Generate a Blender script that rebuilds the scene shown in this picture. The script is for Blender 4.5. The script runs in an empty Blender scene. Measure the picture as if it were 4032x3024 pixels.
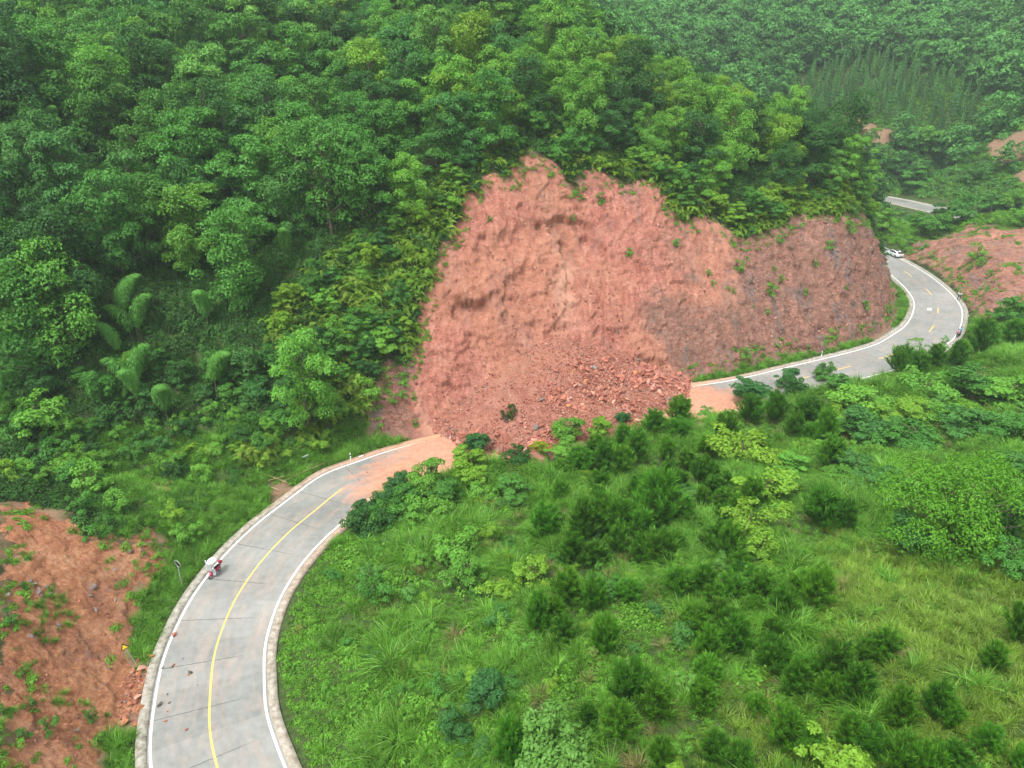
import bpy, math, random
import numpy as np
from mathutils import Vector, Matrix
R = math.radians
S = bpy.context.scene
COL = S.collection
D = bpy.data

# ------------------------------------------------------------------ camera, sky, sun, exposure
H = 47.5
HAZE = 0.00027
FPX = 2898.0
TH = R(25)
cam = D.cameras.new("camera")
cam.sensor_fit = 'HORIZONTAL'; cam.sensor_width = 36.0; cam.lens = 36.0 * FPX / 4032.0
cam.clip_start = 0.5; cam.clip_end = 4000
camo = D.objects.new("camera", cam); COL.objects.link(camo)
camo.location = (0, 0, H); camo.rotation_euler = (R(90) - TH, 0, 0)
S.camera = camo

SUN_EL, SUN_AZ = 62.0, 215.0      # azimuth measured clockwise from +Y
w = D.worlds.new("World"); S.world = w; w.use_nodes = True
nt = w.node_tree; nt.nodes.clear()
sky = nt.nodes.new('ShaderNodeTexSky'); sky.sky_type = 'NISHITA'; sky.sun_disc = False
sky.sun_elevation = R(SUN_EL); sky.sun_rotation = R(SUN_AZ)
sky.air_density = 1.6; sky.dust_density = 4.0; sky.ozone_density = 1.0
hs = nt.nodes.new('ShaderNodeHueSaturation'); hs.inputs['Saturation'].default_value = 0.06
bg = nt.nodes.new('ShaderNodeBackground'); bg.inputs['Strength'].default_value = 0.135
wo = nt.nodes.new('ShaderNodeOutputWorld')
nt.links.new(sky.outputs[0], hs.inputs['Color']); nt.links.new(hs.outputs[0], bg.inputs[0]); nt.links.new(bg.outputs[0], wo.inputs[0])
sl = D.lights.new("sun", 'SUN'); sl.energy = 1.5; sl.angle = R(12); sl.color = (1.0, 0.97, 0.92)
so = D.objects.new("sun", sl); COL.objects.link(so)
so.rotation_euler = (R(90 - SUN_EL), 0, R(180 - SUN_AZ))
S.view_settings.view_transform = 'Standard'; S.view_settings.look = 'None'
S.view_settings.exposure = 1.08; S.view_settings.gamma = 1.0
S.render.engine = 'CYCLES'
S.cycles.max_bounces = 6; S.cycles.diffuse_bounces = 3; S.cycles.glossy_bounces = 2
S.cycles.transmission_bounces = 4; S.cycles.volume_bounces = 1; S.cycles.transparent_max_bounces = 6
S.cycles.use_denoising = True

# ------------------------------------------------------------------ small maths
def ray(px, py):
    u = (px - 2016) / FPX; v = (py - 1512) / FPX
    return u, math.cos(TH) - v * math.sin(TH), -(math.sin(TH) + v * math.cos(TH))
def up(px, py, z=0.0):
    a, b, c = ray(px, py); t = (z - H) / c
    return (a * t, b * t, z)
def at_depth(px, py, d, h=0.0):
    a, b, c = ray(px, py)
    return (a * d, b * d, H + c * d - h)
def proj(x, y, z):
    dz = z - H
    dep = y * math.cos(TH) - dz * math.sin(TH)
    vy = -(y * math.sin(TH) + dz * math.cos(TH))
    dep = np.maximum(dep, 0.1)
    return 2016 + FPX * x / dep, 1512 + FPX * vy / dep, dep

def _h(ix, iy, seed):
    n = (ix.astype(np.int64) * 374761393 + iy.astype(np.int64) * 668265263 + seed * 1442695041) & 0xffffffff
    n = ((n ^ (n >> 13)) * 1274126177) & 0xffffffff
    n = n ^ (n >> 16)
    return (n & 0xffff) / 65535.0
def vn(x, y, seed=0):
    x = np.asarray(x, float); y = np.asarray(y, float)
    ix = np.floor(x); iy = np.floor(y); fx = x - ix; fy = y - iy
    fx = fx * fx * (3 - 2 * fx); fy = fy * fy * (3 - 2 * fy)
    ix = ix.astype(np.int64); iy = iy.astype(np.int64)
    a = _h(ix, iy, seed); b = _h(ix + 1, iy, seed); c = _h(ix, iy + 1, seed); d = _h(ix + 1, iy + 1, seed)
    return (a + (b - a) * fx) * (1 - fy) + (c + (d - c) * fx) * fy
def fbm(x, y, seed=0, octv=4, gain=0.5):
    s = 0; a = 1; t = 0
    for k in range(octv):
        s = s + a * (vn(x * 2 ** k, y * 2 ** k, seed + k * 17) - 0.5); t += a; a *= gain
    return s / t * 2          # about -1..1
def ridged(x, y, seed=0, octv=4):
    s = 0; a = 1; t = 0
    for k in range(octv):
        s = s + a * (1 - np.abs(2 * vn(x * 2 ** k, y * 2 ** k, seed + k * 31) - 1)); t += a; a *= 0.5
    return s / t
def worley(x, y, seed=0):
    """nearest cell: distance, second distance, id value"""
    ix = np.floor(x).astype(np.int64); iy = np.floor(y).astype(np.int64)
    d1 = np.full(np.shape(x), 9.0); d2 = np.full(np.shape(x), 9.0); idv = np.zeros(np.shape(x)); ox = np.zeros(np.shape(x)); oy = np.zeros(np.shape(x))
    for i in (-1, 0, 1):
        for j in (-1, 0, 1):
            cx = ix + i; cy = iy + j
            qx = cx + _h(cx, cy, seed); qy = cy + _h(cx, cy, seed + 7)
            d = np.hypot(x - qx, y - qy)
            near = d < d1
            d2 = np.where(near, d1, np.minimum(d2, d)); idv = np.where(near, _h(cx, cy, seed + 13), idv)
            ox = np.where(near, x - qx, ox); oy = np.where(near, y - qy, oy)
            d1 = np.where(near, d, d1)
    return d1, d2, idv, ox, oy
def smooth(a, b, x):
    t = np.clip((x - a) / (b - a), 0, 1); return t * t * (3 - 2 * t)
def inpoly(px, py, poly):
    px = np.asarray(px, float); py = np.asarray(py, float)
    c = np.zeros(px.shape, bool); n = len(poly); j = n - 1
    for i in range(n):
        xi, yi = poly[i]; xj, yj = poly[j]
        if yi != yj:
            c ^= ((yi > py) != (yj > py)) & (px < (xj - xi) * (py - yi) / (yj - yi) + xi)
        j = i
    return c
def dist_poly(x, y, pts, closed=False):
    pts = np.asarray(pts, float); best = np.full(np.shape(x), 1e9)
    n = len(pts) if closed else len(pts) - 1
    for i in range(n):
        a = pts[i]; b = pts[(i + 1) % len(pts)]; ab = b - a; L = max(ab @ ab, 1e-9)
        t = np.clip(((x - a[0]) * ab[0] + (y - a[1]) * ab[1]) / L, 0, 1)
        best = np.minimum(best, np.hypot(x - a[0] - t * ab[0], y - a[1] - t * ab[1]))
    return best

# ------------------------------------------------------------------ road line (left edge line, traced and laid on the level z = 0)
LPX = [(593,3024),(592,2892),(604,2797),(633,2626),(680,2499),(747,2366),(804,2284),(880,2189),(949,2120),(1025,2050),
       (1127,1974),(1266,1870),(1395,1823),(1509,1782),(1616,1753),(1699,1731),(2632,1539),(2885,1497),(3138,1437),
       (3328,1392),(3455,1354),(3524,1312),(3556,1291),(3581,1261),(3594,1231),(3601,1198),(3589,1166),(3556,1125),(3510,1084)]
LW = [(-13.5,20),(-18.5,25.5),(-22.4,30.5)] + [up(*p)[:2] for p in LPX] + [(85.2,166),(84.9,174),(83,184),(80.5,195),(80,208),(84,224),(93,240),(106,253),(120,256),(129,246),(136,230),(145,212),(156,196)]
LW = np.array(LW)
def resample(P, step):
    P = np.asarray(P, float)
    out = []
    for i in range(len(P) - 1):
        p0 = P[max(i - 1, 0)]; p1 = P[i]; p2 = P[i + 1]; p3 = P[min(i + 2, len(P) - 1)]
        n = max(2, int(np.hypot(*(p2 - p1)) / 0.3))
        for k in range(n):
            t = k / n
            out.append(0.5 * ((2 * p1) + (-p0 + p2) * t + (2 * p0 - 5 * p1 + 4 * p2 - p3) * t * t + (-p0 + 3 * p1 - 3 * p2 + p3) * t ** 3))
    out.append(P[-1]); out = np.array(out)
    for _ in range(2):                       # take the small wobbles of the tracing out
        k = 9; ker = np.ones(k) / k
        pad = np.vstack([np.repeat(out[:1], k // 2, 0), out, np.repeat(out[-1:], k // 2, 0)])
        out = np.stack([np.convolve(pad[:, i], ker, 'valid') for i in (0, 1)], 1)
    s = np.concatenate([[0], np.cumsum(np.hypot(*np.diff(out, axis=0).T))])
    q = np.arange(0, s[-1], step)
    return np.stack([np.interp(q, s, out[:, 0]), np.interp(q, s, out[:, 1])], 1)
LL = resample(LW, 0.5)
def offset(P, t):
    T = np.gradient(P, axis=0); T /= np.linalg.norm(T, axis=1)[:, None]
    Nr = np.stack([T[:, 1], -T[:, 0]], 1)     # to the right of travel
    return P + Nr * t
HALF = 4.15
CL = resample(offset(LL, HALF), 0.5)
CS = np.concatenate([[0], np.cumsum(np.hypot(*np.diff(CL, axis=0).T))])
CT = np.gradient(CL, axis=0); CT /= np.linalg.norm(CT, axis=1)[:, None]
CN = np.stack([CT[:, 1], -CT[:, 0]], 1)
def road_xy(s, t):
    x = np.interp(s, CS, CL[:, 0]); y = np.interp(s, CS, CL[:, 1])
    nx = np.interp(s, CS, CN[:, 0]); ny = np.interp(s, CS, CN[:, 1])
    return x + nx * t, y + ny * t
def road_st(x, y):
    d = np.hypot(CL[:, 0] - x, CL[:, 1] - y); i = int(np.argmin(d))
    return CS[i], float((x - CL[i, 0]) * CN[i, 0] + (y - CL[i, 1]) * CN[i, 1])
def s_of(px, py): return road_st(*up(px, py)[:2])[0]

# foot of the cut slopes on the left of the road, then the right edge of the verge back again
BASEPX = [(1340,1762),(1440,1722),(1560,1692),(1700,1655),(2640,1503),(2885,1463),(3138,1404),(3330,1355),(3430,1330),(3500,1290),(3530,1225),(3520,1150),(3500,1085)]
left_near = [tuple(p) for p in offset(LL, -3.0)[::6] if p[1] < up(1340,1762)[1] - 2 and p[0] < -12]
left_mid = [up(*p)[:2] for p in BASEPX]
left_far = [tuple(p) for p in offset(LL, -3.5)[::8] if p[1] > up(3500,1085)[1] + 3]
right_all = [tuple(p) for p in offset(CL, HALF + 1.3)[::6]]
CORR = left_near + left_mid + left_far + right_all[::-1]

# ------------------------------------------------------------------ natural hill surface: control points
tanA = math.tan(R(50))
def cut_hit(px, py, base, a=50):
    """where the sight line meets the cut plane rising from the foot line"""
    ta = math.tan(R(a)); ax, ay, az = ray(px, py)
    ts = np.linspace(60, 230, 3400); x = ax * ts; y = ay * ts; z = H + az * ts
    inside = inpoly(x, y, CORR); d = dist_poly(x, y, base) ; d = np.where(inside, 0, d)
    beyond = z < d * ta
    idx = np.nonzero(inside & (y > 60))[0]
    last = 0
    if len(idx):
        br = np.nonzero(np.diff(idx) > 1)[0]; last = int(idx[br[0]] if len(br) else idx[-1])
    ok = beyond & (np.arange(len(ts)) > last) & (y > 78)
    i = int(np.argmax(ok))
    return (x[i], y[i], z[i])
base_line = left_near[-6:] + left_mid + left_far[:6]
CREST = [(1000,1600,50),(1120,1400,50),(1180,1200,50),(1290,1040,50),(1480,900,50),(1700,770,50),(1905,684,50),(2096,560,50),(2220,640,50),(2351,680,50),(2607,740,50),(2680,820,51),(2789,858,52),(2916,905,52),(3060,905,54),(3200,870,56),(3330,860,58),(3427,850,60)]
ctrl = [cut_hit(a, b, base_line, c) for a, b, c in CREST]
crest_xy = [(c[0], c[1]) for c in ctrl]
AD = lambda px, py, d, h=0: ctrl.append(at_depth(px, py, d, h))
for q in [(200,300,110,9),(0,0,150,10),(700,400,118,9),(1500,100,136,9),(700,1000,95,9),(200,1000,90,9),(0,1300,82,7),(400,1450,88,5),
          (1100,300,132,9),(1800,300,120,8),(1900,0,146,8),(2200,0,150,9),(2400,150,147,9),(2600,300,145,8.5),(2950,380,149,8.5),(3200,420,150,8.5),
          (3400,520,148,8.5),(3480,660,144,7.5),(700,700,106,9),(300,650,100,9),(1000,0,150,10),
          (3350,500,262,0),(3400,620,256,0),(3300,400,268,5),(3300,200,288,7),(3300,0,310,9),(2700,100,300,10),(2500,0,325,10),(2900,250,278,8),
          (4000,0,288,10),(4000,300,246,8),(4032,480,225,0),(4000,760,215,0),(3800,620,232,1),(3700,700,252,1.5),(3900,850,190,2),(3850,900,172,.6),(4032,900,165,.6),
          (3860,835,190,.6),(3960,832,186,.6),(3650,950,185,1),(3560,880,200,1.5),(3700,300,266,6),(3700,0,300,9),(3000,450,264,4)]:
    AD(*q)
W_ = ctrl.append
for p in [(76,165,10),(80,185,4),(70,205,6),(100,215,2),(60,225,12),(90,235,3),(128,254,.3),(138,233,.3),(148,212,.3),(112,262,4),(40,200,28),(20,235,44),
          (-20,225,64),(60,450,78),(150,460,72),(260,420,80),(260,250,50),(-130,100,48),(-130,30,26),(-130,250,80),(0,330,70),(200,140,22),(140,110,12),(150,60,16),(260,60,30),
          (-52,40,12),(-64,28,15),(-47,55,9.5),(-64,56,10),(-42,24,10),(-36,16,8),(-90,50,17),(-70,70,8),(-90,75,14)]:
    W_(p)
for px, py, z in [(1000,1900,.6),(700,1850,1.5),(300,1760,3.0),(0,1650,5.5),(500,1650,4.5),(900,1650,4),(1300,1720,2.2),(1100,1780,1.0),
                  (1100,2700,.5),(1250,2400,.5),(1400,2180,.4),(1700,2200,2.2),(2000,2000,1.6),(2400,2200,4.5),(2300,1850,1.0),(2600,1750,1.0),(2900,1640,1.0),
                  (3200,1700,2.2),(3600,1560,1.2),(3850,1500,2.0),(4032,1420,4.0),(3200,2200,7),(3700,2200,8.5),(2400,2900,8),(3500,2900,11),(1500,2900,3.5),(1300,2900,1.2),
                  (4032,1800,6.5),(3600,1850,4.5),(4032,2400,11),(4032,3024,13),(2800,2000,3.6),(3000,2600,9),(4032,1150,4.2),(3900,1380,1.2),(3880,1250,1.4)]:
    W_(up(px, py, z))
for p in [(0,18,5),(30,18,10),(-14,14,1),(60,20,14),(100,40,14)]: W_(p)
C3 = np.array(ctrl)
def rbf_solve(C, c=5.0):
    d = np.sqrt((C[:, None, 0] - C[None, :, 0]) ** 2 + (C[:, None, 1] - C[None, :, 1]) ** 2 + c * c)
    n = len(C); A = np.zeros((n + 3, n + 3)); A[:n, :n] = d - 0.0 + np.eye(n) * -0.6
    A[:n, n] = 1; A[:n, n + 1:] = C[:, :2]; A[n, :n] = 1; A[n + 1:, :n] = C[:, :2].T
    return np.linalg.solve(A, np.concatenate([C[:, 2], [0, 0, 0]]))
WR = rbf_solve(C3)
def hill(x, y):
    x = np.clip(x, -130, 262); y = np.clip(y, 12, 460)
    z = WR[-3] + WR[-2] * x + WR[-1] * y
    for i in range(len(C3)):
        z = z + WR[i] * np.sqrt((x - C3[i, 0]) ** 2 + (y - C3[i, 1]) ** 2 + 25.0)
    return z

# slope angle of the cuts by place
def cut_tan(x, y):
    a = np.full(np.shape(x), 50.0)
    a = a + 13 * smooth(35, 80, x) * smooth(95, 110, y)
    a = np.where(x < -22, np.where(y < 66, 41, 48), a)
    a = np.where((x > 88) & (y > 130), 40, a)
    right = (x > -19) & (y < 76 + 0.55 * x) | ((x > 60) & (y < 112))
    a = np.where(right, 30, a)
    return np.tan(np.radians(a))

# heap of slide debris
APEX = cut_hit(2170, 1370, base_line, 50)
APEX2 = cut_hit(1830, 1610, base_line, 50)
def debris(x, y):
    out = np.full(np.shape(x), -50.0)
    n = 1.0 * fbm(x * .16, y * .16, 5, 3)
    # axis directions: down the slope (towards the road) and along the road
    ux, uy = 0.40, -0.917; vx, vy = 0.917, 0.40
    for (ax, ay, az, sl, kx) in ((APEX[0] + 1, APEX[1] - .5, APEX[2] + 1.6, 0.50, 0.75), (APEX[0] + 10, APEX[1] - 4.5, APEX[2] - 2.8, 0.52, 0.86),
                                 (APEX2[0] + 2.2, APEX2[1] - 1, APEX2[2] + 1.3, 0.48, 0.9), (APEX[0] - 3, APEX[1] - 9.3, 4.0, .38, .86)):
        dx = x - ax; dy = y - ay
        p = dx * ux + dy * uy; q = dx * vx + dy * vy
        r = np.hypot(p, q * kx)
        out = np.maximum(out, az - sl * r)
    toe = out
    return toe + n * 0.55 + .35
GX0, GX1, GY0, GY1, GR = -130.0, 262.0, 12.0, 460.0, 0.5
def base_height(x, y):
    h = hill(x, y)
    ins = inpoly(x, y, CORR)
    d = np.where(ins, 0, dist_poly(x, y, CORR, True))
    ta = cut_tan(x, y)
    n = fbm(x * .11, y * .11, 3, 4) * 1.3 * smooth(4, 14, d) + fbm(x * .45, y * .45, 8, 2) * .45 * smooth(1.5, 5, d)
    hn = h + n
    wob = 0.9 * fbm(x * .13, y * .13, 11, 3)
    lim = np.maximum(d + wob * smooth(2, 8, d), 0) * ta
    # rounded crest instead of a knife edge
    k = 0.8
    z = np.where(hn < lim, hn, lim) - 0.25 * k * np.exp(-np.abs(hn - lim) / k)
    z = np.maximum(z, -d * 0.55)
    z = np.where(ins, -0.12, z)
    cut = (lim < hn) & ~ins & (d > .2)
    return z, d, ins, cut
gx = np.arange(GX0, GX1 + .01, GR); gy = np.arange(GY0, GY1 + .01, GR)
GXX, GYY = np.meshgrid(gx, gy)
GZ, GD, GI, GC = base_height(GXX, GYY)
_db = debris(GXX, GYY)
GDEB = (_db > GZ) & (np.hypot(GXX - APEX[0], GYY - APEX[1]) < 45) & (GYY > 77 + .25 * GXX)
GZ = np.where(GDEB, _db, GZ)
def grid_at(G, x, y):
    fx = np.clip((np.asarray(x, float) - GX0) / GR, 0, len(gx) - 1.001); fy = np.clip((np.asarray(y, float) - GY0) / GR, 0, len(gy) - 1.001)
    i = fx.astype(int); j = fy.astype(int); u = fx - i; v = fy - j
    return (G[j, i] * (1 - u) + G[j, i + 1] * u) * (1 - v) + (G[j + 1, i] * (1 - u) + G[j + 1, i + 1] * u) * v
def zt(x, y): return grid_at(GZ, x, y)
GDf = GDEB.astype(float); GCf = GC.astype(float); GIf = GI.astype(float)
_cx = np.arange(GX0, GX1 + .1, 2.0); _cy = np.arange(GY0, GY1 + .1, 2.0); _CX, _CY = np.meshgrid(_cx, _cy)
_ST = np.zeros(_CX.shape); _SS = np.zeros(_CX.shape)
for _r in range(len(_cy)):
    dd = np.hypot(_CX[_r][:, None] - CL[None, ::2, 0], _CY[_r][:, None] - CL[None, ::2, 1]); ii = np.argmin(dd, 1) * 2
    _ST[_r] = (_CX[_r] - CL[ii, 0]) * CN[ii, 0] + (_CY[_r] - CL[ii, 1]) * CN[ii, 1]; _SS[_r] = CS[ii]
S_BEND = s_of(3540, 1013)
def slope_right(x, y):
    i = np.clip(((np.asarray(x) - GX0) / 2 + .5).astype(int), 0, len(_cx) - 1); j = np.clip(((np.asarray(y) - GY0) / 2 + .5).astype(int), 0, len(_cy) - 1)
    return (_ST[j, i] > 0) & (_SS[j, i] < S_BEND) & (np.asarray(y) < 175)
def pick(px, py):
    """ground point seen at a photo position"""
    a, b, c = ray(px, py)
    ts = np.arange(30, 480, 0.25); x = a * ts; y = b * ts; z = H + c * ts
    g = zt(x, y); hit = (z < g) & (x > GX0) & (x < GX1) & (y < GY1)
    i = int(np.argmax(hit)) if hit.any() else len(ts) - 1
    lo, hi = ts[max(i - 1, 0)], ts[i]
    for _ in range(8):
        m = (lo + hi) / 2
        if H + c * m < zt(a * m, b * m): hi = m
        else: lo = m
    return (a * hi, b * hi, float(zt(a * hi, b * hi)))
def visible(x, y, z):
    """sight line from the camera to the point clears the ground"""
    t = np.linspace(0.25, 0.985, 60)[:, None]
    X = np.asarray(x)[None] * t; Y = np.asarray(y)[None] * t; Z = H + (np.asarray(z)[None] - H) * t
    return (Z > grid_at(GZ, X, Y) + 0.0).all(0)

# ------------------------------------------------------------------ bare soil regions (outlined on the ground where they are)
RED_MAIN = [(1450,1720),(1440,1600),(1460,1500),(1530,1430),(1600,1440),(1640,1330),(1650,1203),(1686,1057),(1713,966),(1790,890),(1800,790),(1840,750),(1880,760),(1900,690),(1990,700),(2040,640),(2085,560),(2110,600),(2180,640),(2215,700),(2250,740),(2300,660),(2351,665),(2400,690),(2440,720),(2520,700),(2607,729),(2640,800),(2690,860),(2790,848),(2850,900),(2940,930),(3040,900),(3100,880),(3135,835),(3180,850),(3230,845),(3300,840),(3427,829),(3460,900),(3490,1000),(3515,1080),(3535,1220),(3510,1300),(3440,1335),(3100,1412),(2640,1512),(2660,1560),(2500,1680),(2250,1800),(1900,1860),(1740,1780),(1690,1740)]
RED_NEAR = [(0,1975),(120,1995),(230,2030),(330,2090),(480,2110),(600,2080),(680,2160),(640,2260),(560,2300),(560,2380),(520,2480),(500,2560),(560,2600),(600,2620),(560,2850),(520,2900),(430,2900),(400,3100),(0,3100)]
RED_FAR = [(3260,560),(3300,470),(3380,455),(3480,500),(3560,540),(3470,570),(3400,650),(3300,620)]
RED_FAR2 = [(4100,470),(3980,530),(3900,560),(3880,600),(3990,700),(4100,740)]
RED_BANK = [(3560,1010),(3600,960),(3660,925),(3760,900),(3830,885),(4100,900),(4100,1180),(4020,1190),(3950,1250),(3900,1330),(3850,1330),(3830,1230),(3760,1130),(3680,1060)]
PATCHES = [[(560,1890),(660,1880),(680,1930),(600,1950)],[(1060,1900),(1140,1880),(1150,1930),(1090,1990),(1050,1960)],[(2740,2490),(2850,2480),(2860,2540),(2790,2570)],
           [(2990,2660),(3090,2700),(3110,2780),(3040,2780)],[(1960,2850),(2120,2830),(2150,2890),(1990,2900)],[(1500,2880),(1560,2900),(1540,2980),(1490,2950)],[(2370,1870),(2420,1870),(2410,1930),(2370,1920)],
           [(2640,2840),(2720,2850),(2700,2900),(2620,2890)],[(3520,2560),(3600,2560),(3620,2600),(3540,2610)],[(2740,1660),(2810,1650),(2810,1700),(2730,1700)],[(3960,2870),(4040,2860),(4040,2910),(3960,2900)]]
def bare_mask(x, y, z):
    px, py, dep = proj(x, y, z)
    e = np.clip(1500 / dep, 4, 26)
    n1 = fbm(x * .5 + 3, (y + z) * .5, 21, 3); n2 = fbm(x * .5 + 40, (y + z) * .5, 22, 3)
    qx = px + n1 * e * 1.5; qy = py + n2 * e * 1.5
    m = np.zeros(np.shape(x), bool)
    m |= inpoly(qx, qy, RED_MAIN) & (y > 76) & (y < 150) & (x > -30)
    m |= inpoly(qx, qy, RED_NEAR) & (y < 70)
    m |= inpoly(qx, qy, RED_FAR) & (y > 240)
    m |= inpoly(qx, qy, RED_FAR2) & (y > 190)
    m |= inpoly(qx, qy, RED_BANK) & (y > 125) & (y < 185)
    for P in PATCHES: m |= inpoly(qx, qy, P) & (y < 100)
    return m
GB = bare_mask(GXX, GYY, GZ).astype(float)
GB *= ~((GYY > 190) & (fbm(GXX * .12, GYY * .12, 401, 4) > .22))

# ------------------------------------------------------------------ materials
def newmat(name):
    m = D.materials.new(name); m.use_nodes = True; n = m.node_tree; n.nodes.clear(); return m, n
def N(n, t, **k):
    a = n.nodes.new(t)
    for q, v in k.items():
        if q in a.inputs: a.inputs[q].default_value = v
        else: setattr(a, q, v)
    return a
def ramp(n, stops, fac=None, interp='LINEAR'):
    r = n.nodes.new('ShaderNodeValToRGB'); r.color_ramp.interpolation = interp
    el = r.color_ramp.elements
    while len(el) < len(stops): el.new(0.5)
    for e, (p, c) in zip(el, stops):
        e.position = p; e.color = (*c, 1) if len(c) == 3 else c
    if fac is not None: n.links.new(fac, r.inputs[0])
    return r
def mix(n, fac, a, b, mode='MIX'):
    m = n.nodes.new('ShaderNodeMix'); m.data_type = 'RGBA'; m.blend_type = mode
    for sock, v in ((m.inputs[0], fac), (m.inputs[6], a), (m.inputs[7], b)):
        if isinstance(v, (int, float)): sock.default_value = v
        elif isinstance(v, tuple): sock.default_value = (*v, 1)
        else: n.links.new(v, sock)
    return m.outputs[2]
def math_(n, op, a, b=None):
    m = n.nodes.new('ShaderNodeMath'); m.operation = op
    for s, v in zip(m.inputs, (a, b)):
        if v is None: continue
        if isinstance(v, (int, float)): s.default_value = v
        else: n.links.new(v, s)
    return m.outputs[0]
def finish(n, color, rough=0.9, bump=None, strength=0.5, dist=0.1, spec=0.3, metallic=0.0, coat=0.0):
    b = n.nodes.new('ShaderNodeBsdfPrincipled'); o = n.nodes.new('ShaderNodeOutputMaterial')
    if isinstance(color, tuple): b.inputs['Base Color'].default_value = (*color, 1)
    else: n.links.new(color, b.inputs['Base Color'])
    if isinstance(rough, (int, float)): b.inputs['Roughness'].default_value = rough
    else: n.links.new(rough, b.inputs['Roughness'])
    b.inputs['Specular IOR Level'].default_value = spec; b.inputs['Metallic'].default_value = metallic
    b.inputs['Coat Weight'].default_value = coat
    if bump is not None:
        bp = n.nodes.new('ShaderNodeBump'); bp.inputs['Strength'].default_value = strength; bp.inputs['Distance'].default_value = dist
        n.links.new(bump, bp.inputs['Height']); n.links.new(bp.outputs[0], b.inputs['Normal'])
    n.links.new(b.outputs[0], o.inputs[0]); return b
def plain(name, col, rough=0.6, metallic=0.0, spec=0.5, coat=0.0):
    m, n = newmat(name)
    nz = N(n, 'ShaderNodeTexNoise', Scale=9.0, Detail=4.0); tc = n.nodes.new('ShaderNodeTexCoord'); n.links.new(tc.outputs['Object'], nz.inputs['Vector'])
    lo = tuple(c * .86 for c in col)
    c = mix(n, nz.outputs[0], lo, col)
    finish(n, c, rough, None, spec=spec, metallic=metallic, coat=coat); return m
def world_pos(n, scale=(1, 1, 1)):
    g = n.nodes.new('ShaderNodeNewGeometry'); mp = n.nodes.new('ShaderNodeMapping'); mp.inputs['Scale'].default_value = scale
    n.links.new(g.outputs['Position'], mp.inputs['Vector']); return mp.outputs[0]
def noise(n, vec, scale, detail=5, rough=.55, dist=0.0):
    a = N(n, 'ShaderNodeTexNoise', Scale=float(scale), Detail=float(detail), Roughness=float(rough), Distortion=float(dist)); n.links.new(vec, a.inputs['Vector']); return a.outputs[0]
def attr(n, name):
    a = n.nodes.new('ShaderNodeAttribute'); a.attribute_name = name; return a

def mat_ground():
    m, n = newmat("hill_ground")
    p = world_pos(n)
    a = noise(n, p, .35, 6); b = noise(n, p, 2.2, 7, .65); c = noise(n, p, 9, 4, .6)
    soil = ramp(n, [(.25, (.22, .095, .055)), (.5, (.32, .15, .09)), (.7, (.40, .22, .14))], b).outputs[0]
    brown = ramp(n, [(.3, (.16, .075, .035)), (.6, (.26, .15, .08)), (.8, (.30, .23, .13))], c).outputs[0]
    soil = mix(n, ramp(n, [(.42, (0, 0, 0)), (.6, (1, 1, 1))], a).outputs[0], soil, brown)
    slate = ramp(n, [(.3, (.10, .085, .08)), (.7, (.21, .18, .17))], c).outputs[0]
    vor = N(n, 'ShaderNodeTexVoronoi', Scale=.45); wv = n.nodes.new('ShaderNodeVectorMath'); wv.operation = 'ADD'
    nz = N(n, 'ShaderNodeTexNoise', Scale=1.6, Detail=5.0); n.links.new(p, nz.inputs['Vector']); n.links.new(p, wv.inputs[0]); n.links.new(nz.outputs['Color'], wv.inputs[1]); n.links.new(wv.outputs[0], vor.inputs['Vector'])
    rk = ramp(n, [(.10, (1, 1, 1)), (.2, (0, 0, 0))], vor.outputs['Distance']).outputs[0]
    soil = mix(n, rk, soil, slate)
    moss = ramp(n, [(.3, (.035, .06, .016)), (.7, (.085, .13, .03))], b).outputs[0]
    bare = attr(n, 'bare').outputs['Fac']
    thin = ramp(n, [(.5, (0, 0, 0)), (.62, (1, 1, 1))], noise(n, p, .6, 6, .7)).outputs[0]
    under = ramp(n, [(.3, (.022, .042, .010)), (.55, (.05, .085, .018)), (.8, (.085, .10, .032))], b).outputs[0]
    soil2 = mix(n, math_(n, 'MULTIPLY', thin, .35), soil, moss)
    col = mix(n, bare, under, mix(n, .7, soil2, (.19, .13, .085)))
    h = math_(n, 'ADD', b, math_(n, 'MULTIPLY', c, .35))
    finish(n, col, .9, h, .8, .25); return m

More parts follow.
